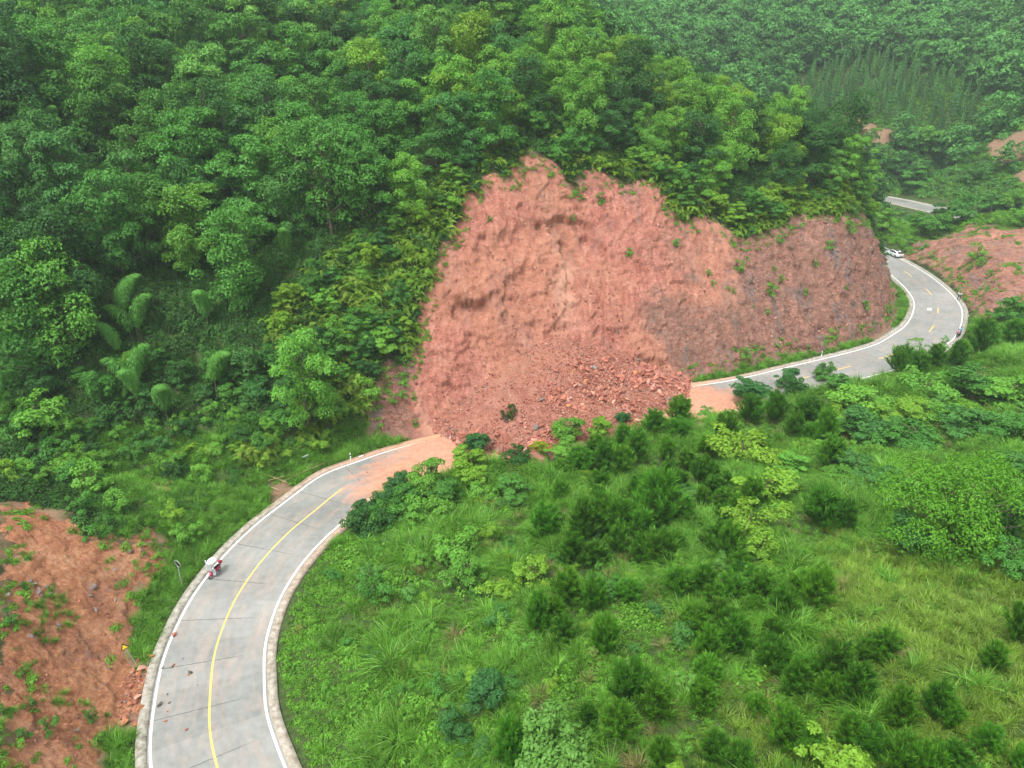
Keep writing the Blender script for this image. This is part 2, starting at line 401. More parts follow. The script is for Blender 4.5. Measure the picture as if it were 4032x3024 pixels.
def mat_scar():
    m, n = newmat("landslide_soil")
    p = world_pos(n)
    ps = world_pos(n, (1.0, .5, .22))            # streaks that run down the face
    big = noise(n, p, .07, 4, .5); mid = noise(n, p, .45, 8, .68); fine = noise(n, p, 3.0, 7, .7); grit = noise(n, p, 12, 4, .7)
    streak = noise(n, ps, .9, 6, .65, .4)
    red = ramp(n, [(.36, (.19, .058, .042)), (.45, (.345, .12, .086)), (.53, (.455, .19, .135)), (.64, (.60, .325, .24))], mix(n, .42, mix(n, .5, streak, mid), fine)).outputs[0]
    red = mix(n, ramp(n, [(.40, (1, 1, 1)), (.56, (0, 0, 0))], big).outputs[0], red, mix(n, .4, red, (.46, .225, .135)))
    red = mix(n, math_(n, 'MULTIPLY', attr(n, 'near').outputs['Fac'], .9), red, ramp(n, [(.38, (.20, .08, .04)), (.49, (.40, .17, .08)), (.62, (.56, .31, .17))], mix(n, .5, mid, fine)).outputs[0])
    old = ramp(n, [(.32, (.085, .048, .038)), (.43, (.215, .105, .078)), (.55, (.33, .165, .12)), (.70, (.46, .275, .205))], mix(n, .45, fine, streak)).outputs[0]
    slate = ramp(n, [(.3, (.09, .08, .075)), (.7, (.27, .23, .22))], grit).outputs[0]
    rkm = ramp(n, [(.53, (0, 0, 0)), (.60, (1, 1, 1))], noise(n, ps, .33, 7, .72, .6)).outputs[0]
    fresh = attr(n, 'fresh').outputs['Fac']; mossy = attr(n, 'bare').outputs['Fac']
    f2 = ramp(n, [(.35, (0, 0, 0)), (.65, (1, 1, 1))], math_(n, 'ADD', fresh, math_(n, 'MULTIPLY', math_(n, 'SUBTRACT', mid, .5), 1.1))).outputs[0]
    oldr = mix(n, math_(n, 'MULTIPLY', rkm, .8), old, slate)
    band = ramp(n, [(.44, (0, 0, 0)), (.50, (1, 1, 1)), (.56, (0, 0, 0))], noise(n, world_pos(n, (.35, .35, 1.3)), .9, 6, .65, .8)).outputs[0]
    oldr = mix(n, math_(n, 'MULTIPLY', band, .55), oldr, (.10, .06, .045))
    redr = mix(n, math_(n, 'MULTIPLY', rkm, .20), red, slate)
    redr = mix(n, math_(n, 'MULTIPLY', band, .22), redr, (.22, .08, .055))
    col = mix(n, f2, oldr, redr)
    rust = ramp(n, [(.66, (0, 0, 0)), (.74, (1, 1, 1))], noise(n, p, .21, 5, .6)).outputs[0]
    col = mix(n, math_(n, 'MULTIPLY', rust, .5), col, (.46, .20, .08))
    pale = attr(n, 'pale').outputs['Fac']
    col = mix(n, math_(n, 'MULTIPLY', pale, .75), col, (.60, .345, .245))
    dark = attr(n, 'crack').outputs['Fac']
    col = mix(n, math_(n, 'MULTIPLY', dark, .6), col, (.16, .08, .05))
    under = ramp(n, [(.3, (.02, .03, .01)), (.6, (.05, .06, .02)), (.8, (.13, .08, .04))], fine).outputs[0]
    col = mix(n, mossy, under, col)
    h = math_(n, 'ADD', math_(n, 'MULTIPLY', fine, 1.0), math_(n, 'MULTIPLY', grit, .35))
    finish(n, col, .88, h, .9, .28); return m

def mat_road():
    m, n = newmat("concrete_slabs")
    uv = n.nodes.new('ShaderNodeUVMap'); uv.uv_map = 'st'
    sx = n.nodes.new('ShaderNodeSeparateXYZ'); n.links.new(uv.outputs[0], sx.inputs[0])
    p = world_pos(n); s = sx.outputs[0]; t = sx.outputs[1]
    nz = noise(n, p, 1.3, 6, .6); big = noise(n, p, .12, 4, .5); fine = noise(n, p, 14, 4, .6)
    base = ramp(n, [(.34, (.145, .152, .142)), (.5, (.225, .232, .217)), (.68, (.30, .305, .29))], mix(n, .5, nz, big)).outputs[0]
    slab = n.nodes.new('ShaderNodeTexWhiteNoise'); slab.noise_dimensions = '1D'
    n.links.new(math_(n, 'FLOOR', math_(n, 'DIVIDE', s, 5.0)), slab.inputs['W'])
    base = mix(n, .22, base, ramp(n, [(0, (.14, .145, .14)), (1, (.36, .355, .335))], slab.outputs['Value']).outputs[0])
    # dark wheel tracks and drag marks along the lane
    cb = n.nodes.new('ShaderNodeCombineXYZ'); n.links.new(math_(n, 'MULTIPLY', s, .12), cb.inputs[0]); n.links.new(math_(n, 'MULTIPLY', t, 1.1), cb.inputs[1])
    tr = N(n, 'ShaderNodeTexNoise', Scale=1.0, Detail=6.0, Roughness=.6); n.links.new(cb.outputs[0], tr.inputs['Vector'])
    base = mix(n, math_(n, 'MULTIPLY', ramp(n, [(.52, (0, 0, 0)), (.72, (1, 1, 1))], tr.outputs[0]).outputs[0], .55), base, (.19, .19, .175))
    # mud washed over the slabs
    mud = attr(n, 'mud').outputs['Fac']
    cb2 = n.nodes.new('ShaderNodeCombineXYZ'); n.links.new(math_(n, 'MULTIPLY', s, .22), cb2.inputs[0]); n.links.new(math_(n, 'MULTIPLY', t, .75), cb2.inputs[1])
    mn = N(n, 'ShaderNodeTexNoise', Scale=1.0, Detail=8.0, Roughness=.68, Distortion=.8); n.links.new(cb2.outputs[0], mn.inputs['Vector'])
    mm = ramp(n, [(.42, (0, 0, 0)), (.62, (1, 1, 1))], math_(n, 'ADD', math_(n, 'MULTIPLY', mn.outputs[0], .62), math_(n, 'SUBTRACT', mud, .33))).outputs[0]
    mudc = ramp(n, [(.3, (.42, .18, .11)), (.6, (.52, .26, .17)), (.8, (.56, .32, .23))], nz).outputs[0]
    col = mix(n, math_(n, 'MULTIPLY', mm, .93), base, mudc)
    film = ramp(n, [(.48, (0, 0, 0)), (.7, (1, 1, 1))], mn.outputs[0]).outputs[0]
    col = mix(n, math_(n, 'MULTIPLY', film, .24), col, (.62, .37, .27))
    # contraction joints every five metres, ragged
    js = math_(n, 'ADD', s, math_(n, 'MULTIPLY', math_(n, 'SUBTRACT', noise(n, p, 2.5, 4, .6), .5), .16))
    fr = math_(n, 'ABSOLUTE', math_(n, 'SUBTRACT', math_(n, 'FRACT', math_(n, 'DIVIDE', js, 5.0)), .5))
    wid = math_(n, 'MULTIPLY', noise(n, p, 1.7, 3), .0145)
    jm = math_(n, 'LESS_THAN', fr, wid)
    rgt = ramp(n, [(.62, (1, 1, 1)), (.80, (.12, .12, .12))], math_(n, 'ADD', math_(n, 'DIVIDE', t, 10.0), .5)).outputs[0]
    col = mix(n, math_(n, 'MULTIPLY', math_(n, 'MULTIPLY', jm, rgt), math_(n, 'SUBTRACT', .85, mm)), col, (.07, .065, .06))
    rough = ramp(n, [(.35, (.32, .32, .32)), (.65, (.62, .62, .62))], big).outputs[0]
    finish(n, col, rough, fine, .12, .02, spec=.45); return m

def mat_verge_concrete():
    m, n = newmat("kerb_concrete")
    p = world_pos(n); a = noise(n, p, 2.2, 7, .7); b = noise(n, p, .5, 4)
    c = ramp(n, [(.35, (.17, .155, .115)), (.5, (.31, .29, .245)), (.66, (.44, .42, .37))], a).outputs[0]
    mud = attr(n, 'mud').outputs['Fac']
    c = mix(n, math_(n, 'MULTIPLY', mud, .85), c, (.55, .26, .15))
    g = ramp(n, [(.56, (0, 0, 0)), (.70, (1, 1, 1))], b).outputs[0]
    c = mix(n, math_(n, 'MULTIPLY', g, .30), c, (.22, .20, .12))
    finish(n, c, .85, a, .4, .05); return m
def mat_paint(name, col):
    m, n = newmat(name)
    p = world_pos(n); a = noise(n, p, 5, 6, .7)
    mud = attr(n, 'mud').outputs['Fac']
    c = mix(n, ramp(n, [(.54, (0, 0, 0)), (.70, (1, 1, 1))], a).outputs[0], col, (.38, .37, .34))
    c = mix(n, ramp(n, [(.45, (0, 0, 0)), (.75, (1, 1, 1))], mud).outputs[0], c, (.58, .27, .15))
    finish(n, c, .6); return m

def mat_leaf(name, col, use_object=True, var=.35, trans=.28, warm=(.30, .34, .04), warmth=.22, rough=.55, stuff=False):
    """leaf colour from the plant's own object colour, varied leaf by leaf and clump by clump"""
    m, n = newmat(name)
    if use_object and not stuff:
        oi = n.nodes.new('ShaderNodeObjectInfo'); c = oi.outputs['Color']
    else:
        oi = n.nodes.new('ShaderNodeObjectInfo')
        c = mix(n, oi.outputs['Random'], tuple(x * .60 for x in col), tuple(min(1, x * 1.30) for x in col))
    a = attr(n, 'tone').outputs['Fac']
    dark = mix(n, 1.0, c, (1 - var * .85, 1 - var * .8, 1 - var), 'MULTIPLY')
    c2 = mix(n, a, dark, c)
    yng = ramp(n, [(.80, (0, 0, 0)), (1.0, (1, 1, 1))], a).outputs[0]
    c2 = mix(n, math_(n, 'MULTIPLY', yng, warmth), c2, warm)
    g = n.nodes.new('ShaderNodeNewGeometry')
    b = n.nodes.new('ShaderNodeBsdfPrincipled'); n.links.new(c2, b.inputs['Base Color']); b.inputs['Roughness'].default_value = rough
    b.inputs['Specular IOR Level'].default_value = .25
    tr = n.nodes.new('ShaderNodeBsdfTranslucent'); n.links.new(mix(n, 1.0, c2, (1.0, 1.0, .55), 'MULTIPLY'), tr.inputs['Color'])
    mx = n.nodes.new('ShaderNodeMixShader'); mx.inputs[0].default_value = trans
    o = n.nodes.new('ShaderNodeOutputMaterial')
    n.links.new(b.outputs[0], mx.inputs[1]); n.links.new(tr.outputs[0], mx.inputs[2]); n.links.new(mx.outputs[0], o.inputs[0]); return m
def mat_rock():
    m, n = newmat("slide_rock")
    tc = n.nodes.new('ShaderNodeTexCoord'); oi = n.nodes.new('ShaderNodeObjectInfo')
    a = noise(n, tc.outputs['Object'], 1.6, 6, .65); b = noise(n, tc.outputs['Object'], 9, 4, .6)
    c = mix(n, a, mix(n, 1.0, oi.outputs['Color'], (.62, .55, .5), 'MULTIPLY'), oi.outputs['Color'])
    finish(n, c, .8, b, .5, .04); return m
def mat_rubble():
    m, n = newmat("rubble_stone")
    tc = n.nodes.new('ShaderNodeTexCoord'); oi = n.nodes.new('ShaderNodeObjectInfo')
    a = noise(n, tc.outputs['Object'], 3, 5, .65)
    c = ramp(n, [(0, (.27, .09, .065)), (.35, (.37, .14, .10)), (.7, (.46, .20, .14)), (.88, (.55, .30, .225)), (.95, (.24, .17, .16)), (1, (.30, .24, .21))], oi.outputs['Random']).outputs[0]
    finish(n, mix(n, a, mix(n, 1.0, c, (.7, .62, .58), 'MULTIPLY'), c), .8); return m
def mat_bark():
    m, n = newmat("bark")
    tc = n.nodes.new('ShaderNodeTexCoord'); a = noise(n, tc.outputs['Object'], 5, 5)
    finish(n, ramp(n, [(.3, (.07, .05, .035)), (.7, (.19, .15, .11))], a).outputs[0], .9, a, .5, .05); return m

M = dict(ground=mat_ground(), scar=mat_scar(), road=mat_road(), kerb=mat_verge_concrete(), white=mat_paint("white_road_paint", (.80, .80, .78)),
         yellow=mat_paint("yellow_road_paint", (.80, .52, .12)), rock=mat_rock(), rubble=mat_rubble(), bark=mat_bark(),
         leaf=mat_leaf("broad_leaf", None), needle=mat_leaf("needle_leaf", None, var=.5, trans=.2, warm=(.20, .40, .03), warmth=.55),
         bamboo=mat_leaf("bamboo_leaf", None, var=.3, trans=.4, warm=(.24, .50, .12), warmth=.4),
         grass=mat_leaf("grass_blade", (.17, .43, .04), stuff=True, var=.70, trans=.35, warm=(.44, .66, .20), warmth=.6),
         grassy=mat_leaf("yellow_grass_blade", (.25, .43, .05), stuff=True, var=.6, trans=.35, warm=(.42, .42, .16), warmth=.6),
         dry=mat_leaf("dry_grass_blade", (.30, .27, .10), stuff=True, var=.5, trans=.3, warm=(.5, .4, .22), warmth=.5),
         fern=mat_leaf("fern_frond", (.17, .34, .03), stuff=True, var=.6, trans=.35, warm=(.34, .42, .05), warmth=.7),
         weed=mat_leaf("weed_leaf", (.15, .38, .035), stuff=True, var=.5, trans=.3, warm=(.22, .36, .04), warmth=.5),
         under=mat_leaf("undergrowth_leaf", (.048, .155, .025), stuff=True, var=.5, trans=.25, warm=(.16, .26, .03), warmth=.4),
         faru=mat_leaf("far_leaf", (.10, .30, .06), stuff=True, var=.5, trans=.25))

# ------------------------------------------------------------------ object helpers
def tag(o, label=None, cat=None, group=None, kind=None):
    if label: o['label'] = label
    if cat: o['category'] = cat
    if group: o['group'] = group
    if kind: o['kind'] = kind
    return o
def mesh_np(name, V, F, mat=None, smooth_=False, attrs=None, uv=None):
    """mesh from arrays; F is (n,4) or (n,3)"""
    V = np.asarray(V, np.float32); F = np.asarray(F, np.int32)
    me = D.meshes.new(name); me.vertices.add(len(V)); me.vertices.foreach_set('co', V.ravel())
    k = F.shape[1]; me.loops.add(F.size); me.loops.foreach_set('vertex_index', F.ravel())
    me.polygons.add(len(F)); me.polygons.foreach_set('loop_start', np.arange(0, F.size, k, dtype=np.int32))
    me.polygons.foreach_set('loop_total', np.full(len(F), k, np.int32))
    if smooth_: me.polygons.foreach_set('use_smooth', np.ones(len(F), bool))
    me.update(calc_edges=True)
    for an, av in (attrs or {}).items():
        a = me.attributes.new(an, 'FLOAT', 'POINT'); a.data.foreach_set('value', np.asarray(av, np.float32))
    if uv is not None:
        l = me.uv_layers.new(name='st'); l.data.foreach_set('uv', np.asarray(uv, np.float32)[F.ravel()].ravel())
    if mat: me.materials.append(mat)
    return me
def link(name, me, parent=None, loc=None):
    o = D.objects.new(name, me); COL.objects.link(o)
    if parent is not None: o.parent = parent
    if loc is not None: o.location = loc
    return o
def empty(name, loc=(0, 0, 0), rz=0.0):
    o = D.objects.new(name, None); COL.objects.link(o); o.location = loc; o.rotation_euler = (0, 0, rz); o.empty_display_size = .3; return o

# ------------------------------------------------------------------ terrain sheet
def grid_mesh(name, xs, ys, Z, mat, keep=None, attrs=None, X=None, Y=None, sm=True):
    nx, ny = len(xs), len(ys)
    if X is None: X, Y = np.meshgrid(xs, ys)
    V = np.stack([X.ravel(), Y.ravel(), Z.ravel()], 1)
    idx = np.arange(nx * ny).reshape(ny, nx)
    F = np.stack([idx[:-1, :-1], idx[:-1, 1:], idx[1:, 1:], idx[1:, :-1]], -1).reshape(-1, 4)
    if keep is not None:
        kq = keep.ravel(); F = F[kq[F].all(1)]
        used = np.unique(F); re = np.full(nx * ny, -1); re[used] = np.arange(len(used)); F = re[F]; V = V[used]
        attrs = {k: v.ravel()[used] for k, v in (attrs or {}).items()}
    else:
        attrs = {k: v.ravel() for k, v in (attrs or {}).items()}
    if not sm:                                # triangles along the shorter diagonal read as broken rock
        a, b, c, d = F.T; alt = (np.arange(len(F)) * 2654435761 % 97) % 2 == 0
        T1 = np.where(alt[:, None], np.stack([a, b, c], 1), np.stack([a, b, d], 1)); T2 = np.where(alt[:, None], np.stack([a, c, d], 1), np.stack([b, c, d], 1)); F = np.concatenate([T1, T2])
    return mesh_np(name, V, F, mat, sm, attrs)

def scar_region(x, y):
    """0..1 where the finely modelled soil faces lie"""
    main = (x > -27) & (x < 96) & (y > 72) & (y < 150)
    near = (x > -62) & (x < -24) & (y > 18) & (y < 72)
    bank = (x > 88) & (x < 130) & (y > 118) & (y < 192)
    return main, near, bank
from functools import reduce
def blur(G, k):
    ker = np.ones(k) / k
    G = np.apply_along_axis(lambda r: np.convolve(r, ker, 'same'), 1, G); return np.apply_along_axis(lambda r: np.convolve(r, ker, 'same'), 0, G)
GREG = np.clip(blur(np.maximum(GB, GDf), 7) * 3, 0, 1)       # bare ground grown by about two metres
GREG *= (reduce(np.logical_or, scar_region(GXX, GYY))).astype(float)
GIN = blur((GREG > .9).astype(float), 7)
xs = np.concatenate([np.linspace(-900, -150, 14), np.arange(-130, 262.1, 1.0), np.linspace(290, 1000, 14)])
ys = np.concatenate([np.linspace(-500, -10, 12), np.arange(12, 460.1, 1.0), np.linspace(490, 1400, 16)])
X, Y = np.meshgrid(xs, ys)
Z = zt(X, Y) + .35 * fbm(X * .6, Y * .6, 9, 3) * (grid_at(GD, X, Y) > 1.5)
Z = Z - 3.6 * (grid_at(GIN, X, Y) > .96) * (X > -130) * (X < 262)
Z = np.where((X < GX0) | (X > GX1) | (Y > GY1), Z + 8 * fbm(X * .01, Y * .01, 44, 3), Z)
terr = link("terrain", grid_mesh("terrain", xs, ys, Z, M['ground'], attrs={'bare': grid_at(GB, X, Y)}))
tag(terr, kind='structure')

# finely modelled faces: rills, steps, broken blocks, pushed out along the surface normal
GNy, GNx = np.gradient(GZ, GR)
def face_patch(name, x0, x1, y0, y1, res, which, amp):
    xs = np.arange(x0, x1, res); ys = np.arange(y0, y1, res); X, Y = np.meshgrid(xs, ys)
    reg = grid_at(GREG, X, Y); keep = (reg > .05) & scar_region(X, Y)[which]
    Zb = zt(X, Y); sx = grid_at(GNx, X, Y); sy = grid_at(GNy, X, Y)
    nl = np.sqrt(1 + sx ** 2 + sy ** 2); nx, ny, nz = -sx / nl, -sy / nl, 1 / nl
    steep = smooth(.35, .9, np.hypot(sx, sy)); deb = smooth(.2, .8, grid_at(GDf, X, Y)); inside = smooth(.15, .9, reg)
    road = grid_at(GIf, X, Y)
    u = X * .917 + Y * .4; v = Zb                         # along the face, up the face
    if which == 1: u = Y; v = Zb
    if which == 2: u = Y * .8 + X * .2; v = Zb
    px, py, _ = proj(X, Y, Zb)
    fresh = np.zeros_like(X)
    if which == 0:
        FR = [(1560,1500),(1640,1250),(1700,960),(1800,800),(1900,690),(2085,560),(2160,640),(2300,720),(2420,800),(2560,1000),(2560,1150),(2500,1300),(2620,1420),(2700,1560),(2500,1700),(1900,1860),(1720,1760),(1620,1600)]
        fresh = inpoly(px + 60 * fbm(X * .12, Zb * .12, 61, 3), py + 60 * fbm(X * .12 + 9, Zb * .12, 62, 3), FR).astype(float)
        qx = px + 130 * fbm(X * .1, Zb * .1, 63, 4); qy = py + 110 * fbm(X * .1, Zb * .1, 64, 4)
        fresh = np.maximum(fresh, .62 * smooth(3000, 2850, qx) * smooth(2200, 2350, qx) * smooth(1330, 1150, qy))
        fresh = np.maximum(fresh, .38 - .20 * smooth(2400, 2850, qx) - .10 * smooth(1150, 1350, qy) * smooth(2350, 2600, qx))
        fresh = np.where(qx < 1620, .28, fresh); fresh = blur(blur(fresh, 15), 15)
    elif which == 1: fresh = .55 + .4 * vn(X * .2, Y * .2, 5)
    else: fresh = np.full_like(X, .42)
    # gullies running down the slope
    wv = 1.6 * fbm(u * .1, v * .1, 71, 3)
    gul = ridged((u + wv) * .16, v * .03, 33, 3) - .6
    gul2 = ridged((u + wv) * .55, v * .10, 35, 3) - .6
    # stepped rock blocks
    d1, d2, idv, ox, oy = worley((u + .35 * v) * .42 + .5 * fbm(u * .3, v * .3, 3, 2), v * .62 + .4 * fbm(u * .3 + 7, v * .3, 4, 2), 91)
    blk = (idv - .5) * .9 + (ox * (idv - .3) + oy * .8) * .8
    e1, e2, idw, px2, py2 = worley(u * 1.5, v * 2.0 + u * .3, 93)
    blk2 = (idw - .5) + (px2 * (idw - .4) * 1.6 - py2 * .9)
    rocky = smooth(.02, .35, fbm(u * .07 + 5, v * .09, 77, 3) + .25 * (1 - fresh) + .05)
    crack = smooth(.10, .0, d2 - d1) * rocky * steep * (1 - deb) * (.25 if which == 1 else 1.0)
    crack = np.maximum(crack, deb * (.42 if which == 0 else 0))
    dsp = steep * inside * (1 - deb) * (.75 * gul * (.6 + .6 * fresh) + (.20 + .12 * fresh) * gul2 + rocky * (.30 * blk + .10 * blk2) + .10 * (1 - rocky) * blk2)
    dsp += inside * (.16 * fbm(u * 1.6, v * 1.6 + Y, 55, 3) + .11 * fbm(X * 3.1, (Y + Zb) * 3.1, 56, 2)) * (1 - road * .9)
    if which == 0:
        # the torn hollow high on the scar and the overhanging slab on its left
        for (cx, cy, rx, ry, dep) in ((2240, 905, 120, 50, -1.3), (2300, 985, 90, 60, -.9), (1870, 1225, 75, 45, -1.1), (1960, 1420, 130, 90, -.35), (2200, 1330, 60, 40, -.6), (1850, 1560, 120, 100, -.3), (2480, 1440, 140, 45, -1.0), (2050, 1000, 160, 120, -.7), (2100, 1180, 140, 160, -.8)):
            q = ((px - cx) / rx) ** 2 + ((py - cy) / ry) ** 2
            dsp += dep * smooth(1.15, .55, q + 1.1 * fbm(u * .45, v * .6, 66, 4)) * steep * (1 - deb)
        for (cx, cy, rx, ry, dep) in ((1860, 1150, 80, 45, .9), (1790, 1340, 60, 70, .5), (2170, 1090, 60, 200, .5)):
            q = ((px - cx) / rx) ** 2 + ((py - cy) / ry) ** 2
            dsp += dep * smooth(1.1, .8, q + .9 * fbm(u * .45, v * .45, 67, 4)) * steep * (1 - deb)
        dsp += deb * inside * (.12 * (worley(X * .9, (Y - Zb) * .9, 41)[2] - .5) + .12 * (worley(X * 2.1, (Y - Zb) * 2.1, 42)[2] - .5))
    # angular facets at three sizes
    for fs, fa, sd_ in ((.42, .26, 5), (1.3, .12, 6), (3.4, .10, 7)):
        e1_, e2_, iv, fx_, fy_ = worley(u * fs + .4 * fbm(u * fs * .6, v * fs * .6, sd_, 2), v * fs * 1.35 + u * fs * .25, 200 + sd_)
        tx = _h((iv * 65535).astype(np.int64), np.zeros(iv.shape, np.int64), 3) - .5; ty = _h((iv * 65535).astype(np.int64), np.ones(iv.shape, np.int64), 4) - .3
        dsp += steep * inside * (1 - deb) * fa * ((iv - .5) + 1.5 * (fx_ * tx * 1.6 - fy_ * ty * 1.8)) * (.55 + .75 * vn(u * .17, v * .17, 300 + sd_))
    dsp = dsp * amp + .02
    pale = smooth(.1, .6, fbm(u * .20 - v * .09 + .8 * fbm(u * .15, v * .15, 83, 3), v * .07, 81, 4)) * fresh * (1 - deb * .6) * .8
    if which != 0: pale = pale * .5
    edge = smooth(.05, .35, reg)
    dsp = dsp - .9 * (1 - edge)
    XX = X + nx * dsp; YY = Y + ny * dsp; ZZ = Zb + nz * dsp
    ZZ = np.where(road > .99, np.where(deb > .3, ZZ, -.25), ZZ)
    bare = smooth(.4, .6, blur(grid_at(GB, X, Y), 3))
    return link(name, grid_mesh(name, xs, ys, ZZ, M['scar'], keep, {'bare': np.maximum(bare, deb), 'fresh': np.clip(np.maximum(fresh, deb), 0, 1), 'pale': pale, 'crack': crack, 'near': np.full_like(XX, 1.0 if which == 1 else .35 if which == 2 else 0.0)}, XX, YY, False))
for a in (("landslide_slope", -28, 97, 72, 150, .22, 0, 1.0), ("red_soil_slope", -62, -24, 18, 72, .18, 1, .5), ("red_soil_bank", 88, 130, 118, 192, .3, 2, .8)):
    tag(face_patch(*a), kind='structure')

# ------------------------------------------------------------------ road, shoulders, markings
def mud_at(x, y):
    cx, cy = 4.0, 84.0
    q = x * .917 + (y - 80) * .4
    a = smooth(-38, -8, q) * .74 + smooth(-13, -6, q) * .35 
    b = smooth(50, 24, q) * .9 + smooth(66, 48, q) * .16
    m = np.minimum(a, b)
    return np.clip(m, 0, 1)
def strip(name, s0, s1, t0, t1, z, mat, step=.5, nt=1, edge=None, close=False):
    ss = np.arange(s0, s1 + 1e-6, step) if s1 - s0 > step else np.array([s0, s1])
    tt = np.linspace(t0, t1, nt + 1)
    V = []; uv = []
    for t in tt:
        x, y = road_xy(ss, t); V.append(np.stack([x, y, np.full_like(x, z)], 1)); uv.append(np.stack([ss, np.full_like(ss, t)], 1))
    n = len(ss); V = np.concatenate(V); uv = np.concatenate(uv); F = []
    for k in range(nt):
        a = np.arange(n - 1) + k * n
        F.append(np.stack([a, a + n, a + n + 1, a + 1], 1))
    return mesh_np(name, V, np.concatenate(F), mat, False, {'mud': np.clip(mud_at(V[:, 0], V[:, 1]) * (1 + .22 * uv[:, 1] / HALF), 0, 1)}, uv)
SEND = CS[-1] - 1
tag(link("road", strip("road", 0, SEND, -HALF - .25, HALF + .25, 0.0, M['road'], .5, 12)), kind='structure')
# shoulders: a low concrete kerb with a sloping top, profile swept along the road
def sweep(name, prof, s0, s1, mat, step=.5):
    ss = np.arange(s0, s1, step); V = []; k = len(prof)
    for (t, z) in prof:
        x, y = road_xy(ss, t); j = .03 * (vn(ss * .7, np.full_like(ss, t * 3), 8) - .5)
        V.append(np.stack([x, y, z + j], 1))
    n = len(ss); V = np.concatenate(V); F = []
    for q in range(k - 1):
        a = np.arange(n - 1) + q * n; F.append(np.stack([a, a + n, a + n + 1, a + 1], 1))
    return mesh_np(name, V, np.concatenate(F), mat, False, {'mud': mud_at(V[:, 0], V[:, 1])})
tag(link("kerb", sweep("kerb", [(HALF + .24, -.05), (HALF + .26, .10), (HALF + 1.00, .14), (HALF + 1.02, -.5)], 0, SEND, M['kerb'])), kind='structure')
tag(link("kerb", sweep("kerb", [(-HALF - 1.02, -.5), (-HALF - 1.0, .13), (-HALF - .26, .10), (-HALF - .24, -.05)], 0, SEND, M['kerb'])), kind='structure')
for sgn in (-1, 1):
    a, b = sorted((sgn * (HALF - .09), sgn * (HALF + .09)))
    tag(link("edge_line", strip("edge_line", 0, SEND, a, b, .006, M['white'])), kind='structure')
ysolid = s_of(1367, 1924)
tag(link("centre_line", strip("centre_line", 0, ysolid, -.075, .075, .006, M['yellow'])), kind='structure')
DASH = [((1528,1851),(1616,1823)),((3120,1493),(3183,1478)),((3281,1456),(3347,1443)),((3448,1411),(3530,1395)),((3680,1312),(3700,1283)),((3713,1238),(3707,1210)),((3680,1163),(3651,1135)),((3600,1088),(3567,1066)),((3506,1031),(3478,1018))]
for a, b in DASH:
    sa, sb = sorted((s_of(*a), s_of(*b)))
    sb = max(sb, sa + 3.2)
    tag(link("centre_line", strip("centre_line", sa, min(sb, sa + 4.6), -.08, .08, .006, M['yellow'])), kind='structure')

print('APEX',APEX,APEX2); print('CREST',[tuple(round(float(v)) for v in c) for c in ctrl[:18]])
# ------------------------------------------------------------------ plant meshes
def cards(P, Nn, size, aspect, rng, droop=.25, tone=None, T=None):
    n = len(P)
    Nn = Nn / (np.linalg.norm(Nn, axis=1)[:, None] + 1e-9)
    if T is None: T = rng.normal(size=(n, 3))
    T = T - (T * Nn).sum(1)[:, None] * Nn; T /= (np.linalg.norm(T, axis=1)[:, None] + 1e-9)
    B = np.cross(Nn, T); s = (size * rng.uniform(.65, 1.35, n))[:, None]
    a = P - T * s * .5; b = P + B * s * aspect * .5 + Nn * s * .06; c = P + T * s * .5 - np.array([0, 0, 1.]) * s * droop; d = P - B * s * aspect * .5 + Nn * s * .06
    V = np.stack([a, b, c, d], 1).reshape(-1, 3); F = np.arange(4 * n).reshape(n, 4)
    t = np.repeat(tone if tone is not None else rng.uniform(0, 1, n), 4)
    return V, F, t
def join(parts):
    V = []; F = []; T = []; o = 0
    for v, f, t in parts:
        V.append(v); F.append(f + o); T.append(t); o += len(v)
    return np.concatenate(V), np.concatenate(F), np.concatenate(T)
def rdir(rng, n, upb=0.0):
    d = rng.normal(size=(n, 3)); d[:, 2] += upb; return d / np.linalg.norm(d, axis=1)[:, None]
def tube(p0, p1, r0, r1, k=6):
    p0 = np.array(p0, float); p1 = np.array(p1, float); ax = p1 - p0; ax /= np.linalg.norm(ax) + 1e-9
    h = np.array([1., 0, 0]) if abs(ax[0]) < .8 else np.array([0, 1., 0]); u = np.cross(ax, h); u /= np.linalg.norm(u); v = np.cross(ax, u)
    an = np.linspace(0, 2 * np.pi, k, endpoint=False); ring = np.cos(an)[:, None] * u + np.sin(an)[:, None] * v
    V = np.concatenate([p0 + ring * r0, p1 + ring * r1]); i = np.arange(k); j = (i + 1) % k
    return V, np.stack([i, j, j + k, i + k], 1), np.zeros(2 * k)
